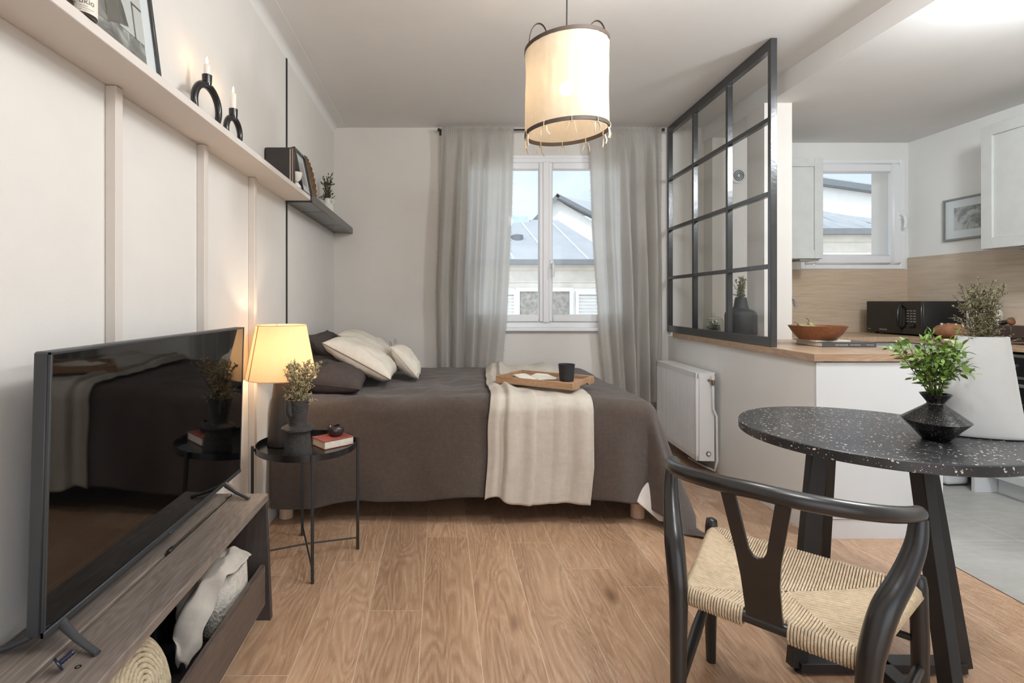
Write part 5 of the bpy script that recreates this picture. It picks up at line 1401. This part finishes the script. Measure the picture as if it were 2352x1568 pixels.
# ------------------------------------------------------------------ round terrazzo table
TBX, TBY, TR, TH = 1.478, 1.782, .396, .74
t = thing('dining_table', 'round black terrazzo dining table on black metal legs', 'table', (TBX, TBY, 0))
g = G(); g.lathe([(0, TH-.032), (TR-.002, TH-.032), (TR, TH-.030), (TR, TH-.003), (TR-.003, TH), (0, TH)], 128); obj('tabletop', g, M['terrazzo'], t)
BXC, BYC = 1.395-TBX, 1.655-TBY
feet = {'A': (1.135, 1.655), 'C': (1.655, 1.650), 'B': (1.42, 1.95), 'D': (1.372, 1.375)}
tops = {'A': (1.235, 1.70), 'C': (1.575, 1.695), 'B': (1.335, 1.79), 'D': (1.452, 1.575)}
for k in 'ACBD':
    f_, p_ = feet[k], tops[k]
    a = Vector((f_[0]-TBX, f_[1]-TBY, .016)); b = Vector((p_[0]-TBX, p_[1]-TBY, TH-.036))
    out = Vector((a.x-BXC, a.y-BYC, 0)).normalized()
    g = G(); g.bar(a, b, .030, .052, out, .0015); obj('leg', g, M['black_metal'], t)
    g = G(); g.lathe([(0, 0), (.014, 0), (.014, .008), (0, .008)], 14, (a.x*.97+BXC*.03, a.y*.97+BYC*.03, 0)); obj('foot_pad', g, M['boxedge'], t)
for k1, k2 in (('A', 'C'), ('B', 'D')):
    g = G(); g.bar((feet[k1][0]-TBX, feet[k1][1]-TBY, .024), (feet[k2][0]-TBX, feet[k2][1]-TBY, .024), .05, .030, bev=.0015); obj('floor_bar', g, M['black_metal'], t)
g = G(); g.bar((tops['A'][0]-TBX, tops['A'][1]-TBY, TH-.038), (tops['C'][0]-TBX, tops['C'][1]-TBY, TH-.038), .05, .010); g.bar((tops['B'][0]-TBX, tops['B'][1]-TBY, TH-.038), (tops['D'][0]-TBX, tops['D'][1]-TBY, TH-.038), .05, .010); obj('top_bracket', g, M['black_metal'], t)

t = thing('geometric_vase', 'speckled black glazed vase of two stacked cones on the terrazzo table', 'vase', (1.575, 1.650, TH+.0005), .35)
sq = lambda p, a: Vector((p.x*(1+.03*math.sin(2*a)), p.y, p.z+(.004*math.cos(a-.6) if .05 < p.z < .07 else 0)))
g = G(); g.lathe([(0, 0), (.032, 0), (.035, .002), (.060, .034), (.0845, .0625), (.085, .064), (.082, .066), (.055, .088), (.030, .1075), (.0225, .114), (.022, .118), (.028, .127), (.0395, .144), (.0405, .146), (.037, .146), (.024, .126), (.019, .116), (.025, .105), (0, .09)], 56, f=sq); obj('body', g, M['speckle'], t, smooth=25)
leafy('leafy_branches', 'fresh green leafy branches standing in the speckled black vase', 'plant', (1.575, 1.650, TH+.146), .235, .115, 18, 57, M['leaf'], M['stem_g'], .027, 6, (-.05, 0), .5, None, .012, 3, .06)
def tall_vase():
    t = thing('tall_white_vase', 'tall flattened white plaster vase at the right of the table', 'vase', (1.768, 1.70, TH+.0005), -.42)
    def f(p, a):
        z = p.z; k = z/.325
        c, s = math.cos(a), math.sin(a); n_ = 2.6
        q = (abs(c)**n_+abs(s)**n_)**(-1/n_)
        r_ = math.hypot(p.x, p.y)
        x, y = c*q*r_, s*q*r_*(.50+.10*k)
        dent = .022*math.exp(-(((x+.075)/.035)**2+((z-.19)/.045)**2)) if y < 0 else 0
        w = .004*noise.noise(Vector((x*12, y*12, z*10)))
        return Vector((x*(1+w)+.004*k, y+dent+w*.4, z))
    g = G()
    n = 26; out = [(.112-.048*(i/n)**.9, .325*i/n) for i in range(n+1)]
    prof = [(0, 0), (.104, 0), (.110, .004)] + out[1:] + [(.058, .325), (.062, .28), (0, .2)]
    g.lathe(prof, 72, f=f); obj('body', g, M['vase_white'], t, smooth=50)
    g = G(); g.lathe([(0, -.0), (.108, -.0), (.110, .003), (0, .003)], 72, f=lambda p, a: f(p, a)*1.004); obj('base_line', g, M['boxedge'], t)
    return t
tall_vase()
sprig_bunch('tall_sprigs', 'tall dried olive-green sprigs standing in the white plaster vase', 'plant', (1.772, 1.70, TH+.31), .24, .07, 22, 61, M['sage'], M['stem'], .0074, 170, (-.01, .0), .03, 10, .05, .26, .4)

# ------------------------------------------------------------------ wishbone chair
def chair():
    rz = math.atan2(-.70, .71)
    t = thing('wishbone_chair', 'black curved-back wooden chair with woven cord seat at the table', 'chair', (.902, 1.358, 0), rz)
    # local x to the right of the sitter's back view, y forward (towards the table)
    SHh = .44
    FL, FR, RL, RRr = Vector((-.243, .222, SHh)), Vector((.243, .222, SHh)), Vector((-.172, -.205, SHh)), Vector((.172, -.205, SHh))
    for s in (-1, 1):
        g = G(); g.tube([(s*.252, .232, 0), (s*.253, .231, .10), (s*.252, .229, .30), (s*.249, .226, .44), (s*.248, .224, .468), (s*.248, .224, .474)], [.0145, .017, .0195, .019, .0165, .006], 16); obj('front_leg', g, M['chair_black'], t, smooth=60)
        g = G(); K = [(.172, -.282, 0), (.176, -.265, .12), (.184, -.240, .30), (.190, -.224, .42), (.196, -.215, .47), (.212, -.190, .54), (.238, -.138, .60), (.256, -.098, .66), (.260, -.080, .712)]
        # smooth the polyline
        P = [Vector((s*x, y, z)) for x, y, z in K]; Q = []
        for i in range(len(P)-1):
            p0, p1, p2, p3 = P[max(i-1, 0)], P[i], P[i+1], P[min(i+2, len(P)-1)]
            for j in range(5):
                u = j/5; Q.append(.5*((2*p1)+(p2-p0)*u+(2*p0-5*p1+4*p2-p3)*u*u+(3*p1-p0-3*p2+p3)*u**3))
        Q.append(P[-1]); n = len(Q)
        rad = [(.0135+.0115*math.sin(min(1, (i/n)/.62)*PI/2) if i/n < .62 else .025-.0095*((i/n-.62)/.38)) for i in range(n)]
        g.tube(Q, rad, 16); obj('rear_leg', g, M['chair_black'], t, smooth=60)
    # top rail, bent to a half circle
    g = G(); pts = []
    for k in range(41):
        u = -1+2*k/40; a = u*1.50
        x = .262*math.sin(a)/1.0 if abs(a) < PI/2 else math.copysign(.262-.010*(abs(a)-PI/2)*10*.1, a)
        y = -.305+.275*(1-math.cos(a)) if abs(a) < PI/2 else -.030+(abs(a)-PI/2)*.9
        z = .764-.048*(abs(u)**1.5)
        pts.append((x, y, z))
    rad = [.0165+.0025*math.cos((-1+2*k/40)*PI/2) for k in range(41)]
    rad[0] = rad[-1] = .012
    g.tube(pts, rad, 16, sq=1.0); obj('top_rail', g, M['chair_black'], t, smooth=60)
    # Y-shaped splat: from the rear seat rail up to the top rail
    g = G()
    yb, zb, yt, zt = -.207, .425, -.298, .760
    out = [(-.037, 0), (.037, 0), (.039, .12), (.045, .18), (.072, .335), (.042, .335), (.018, .195), (.010, .180), (0, .176), (-.010, .180), (-.018, .195), (-.042, .335), (-.072, .335), (-.045, .18), (-.039, .12)]
    th = .010
    def sp(x, h, o):
        k = h/.335; y = yb+(yt-yb)*k - .012*math.sin(k*PI) + .10*x*x; return Vector((x, y+o, zb+(zt-zb)*k))
    A = [g.bm.verts.new(sp(x, h, -th/2)) for x, h in out]; B = [g.bm.verts.new(sp(x, h, th/2)) for x, h in out]
    for V, rev in ((A, False), (B, True)):
        half = [0, 1, 2, 14], [2, 3, 7, 8, 9, 13, 14], [3, 4, 5, 6, 7], [9, 10, 11, 12, 13]
        for q in half: g._f([V[i] for i in (reversed(q) if rev else q)])
    for i in range(15): g._f([A[i], A[(i+1) % 15], B[(i+1) % 15], B[i]])
    obj('splat', g, M['chair_black'], t, smooth=30)
    # seat rails
    for a, b, r_ in ((RL, RRr, .014), (FL, FR, .014), (RL, FL, .013), (RRr, FR, .013)):
        g = G(); z = Vector((0, 0, -.012)); g.tube([a+z, b+z], r_, 12); obj('seat_rail', g, M['chair_black'], t)
    # stretchers
    for s in (-1, 1):
        g = G(); g.tube([(s*.179, -.250, .21), (s*.22, 0, .222), (s*.253, .230, .235)], [.011, .0155, .011], 14); obj('stretcher', g, M['chair_black'], t, smooth=60)
    g = G(); g.tube([(-.252, .23, .30), (0, .23, .305), (.252, .23, .30)], [.009, .0115, .009], 12); obj('stretcher', g, M['chair_black'], t, smooth=60)
    g = G(); g.tube([(-.176, -.264, .13), (0, -.264, .135), (.176, -.264, .13)], [.009, .0115, .009], 12); obj('stretcher', g, M['chair_black'], t, smooth=60)
    # woven seat: cords wrapped over each rail and meeting on the diagonals
    g = G(); Cc = Vector((0, .005, SHh-.012))
    def top_(p):
        d = max(abs(p.x)/.24, abs(p.y)/.22); return .012-.020*(1-min(1, d)**2)
    def cords(a, b, n, inn, gap=None):
        outd = Vector(inn)*-1
        for k in range(n):
            u = (k+.5)/n; e = a.lerp(b, u)
            if gap and gap[0] < u < gap[1]: continue
            # end on the diagonal from the nearer corner to the centre
            c = a if u < .5 else b; w = (u if u < .5 else 1-u)*2; q = c.lerp(Cc, w)
            P = []
            if u < .02 or u > .98: pass
            for dz, dd in ((-.036, -.012), (-.034, .008), (-.020, .0165), (-.004, .013), (.007, .002)): P.append(e+outd*dd+Vector((0, 0, dz)))
            for j in range(1, 7):
                p = e.lerp(q, j/6); p = p+Vector((0, 0, top_(p)-.004+.0006*(k % 2))); P.append(p)
            g.tube(P, .00315, 5, caps=False)
    cords(RL, RRr, 54, (0, 1, 0), (.37, .63)); cords(FL, FR, 74, (0, -1, 0)); cords(RL, FL, 66, (1, 0, 0)); cords(RRr, FR, 66, (-1, 0, 0))
    # behind the splat the cords start inside the rail
    for k in range(54):
        u = (k+.5)/54
        if .37 < u < .63:
            e = RL.lerp(RRr, u); c = RL if u < .5 else RRr; w = (u if u < .5 else 1-u)*2; q = c.lerp(Cc, w)
            P = [e+Vector((0, .016+.0*k, -.02))]+[e.lerp(q, .12+.88*j/6)+Vector((0, 0, top_(e.lerp(q, .12+.88*j/6))-.004)) for j in range(7)]
            g.tube(P, .00315, 5, caps=False)
    # under side of the weave
    g.face([RL+Vector((.0, 0, -.026)), RRr+Vector((0, 0, -.026)), FR+Vector((0, 0, -.026)), FL+Vector((0, 0, -.026))])
    obj('woven_seat', g, M['cord'], t, smooth=80, fix=False)
chair()

# ------------------------------------------------------------------ out of view: end wall with opening added for sky light, added fill lights
g = G()
for a, b in (((XW-.2, YB-.2, 0), (-.1, YB, ZC)), ((2.5, YB-.2, 0), (XR+.2, YB, ZC)), ((-.1, YB-.2, 2.35), (2.5, YB, ZC))): g.b2(a, b)
struct('wall_front', g, M['ceil'], label='end wall behind the viewer with a wide opening added to let sky light in', cat='wall')
def lamp(x, y, z, w, size, col):
    l = bpy.data.lights.new('fill_light', 'POINT'); l.shadow_soft_size = size; l.energy = w; l.color = col
    o = bpy.data.objects.new('fill_light', l); C.objects.link(o); o.location = (x, y, z)
lamp(1.0, .55, 2.5, FILL1, .12, (.97, .985, 1)); lamp(.9, 1.66, 2.3, FILL1*.75, .1, (.97, .985, 1)); lamp(2.55, 1.9, 2.4, FILL2, .12, (.89, .95, 1))  # unseen points without fixtures, added to brighten the room and the kitchen

sl_ = bpy.data.lights.new('sun', 'SUN'); sl_.energy = SUN; sl_.angle = .01; sl_.color = (1, .96, .9)
so = bpy.data.objects.new('sun', sl_); C.objects.link(so); so.rotation_euler = (math.radians(38), 0, math.radians(-24))
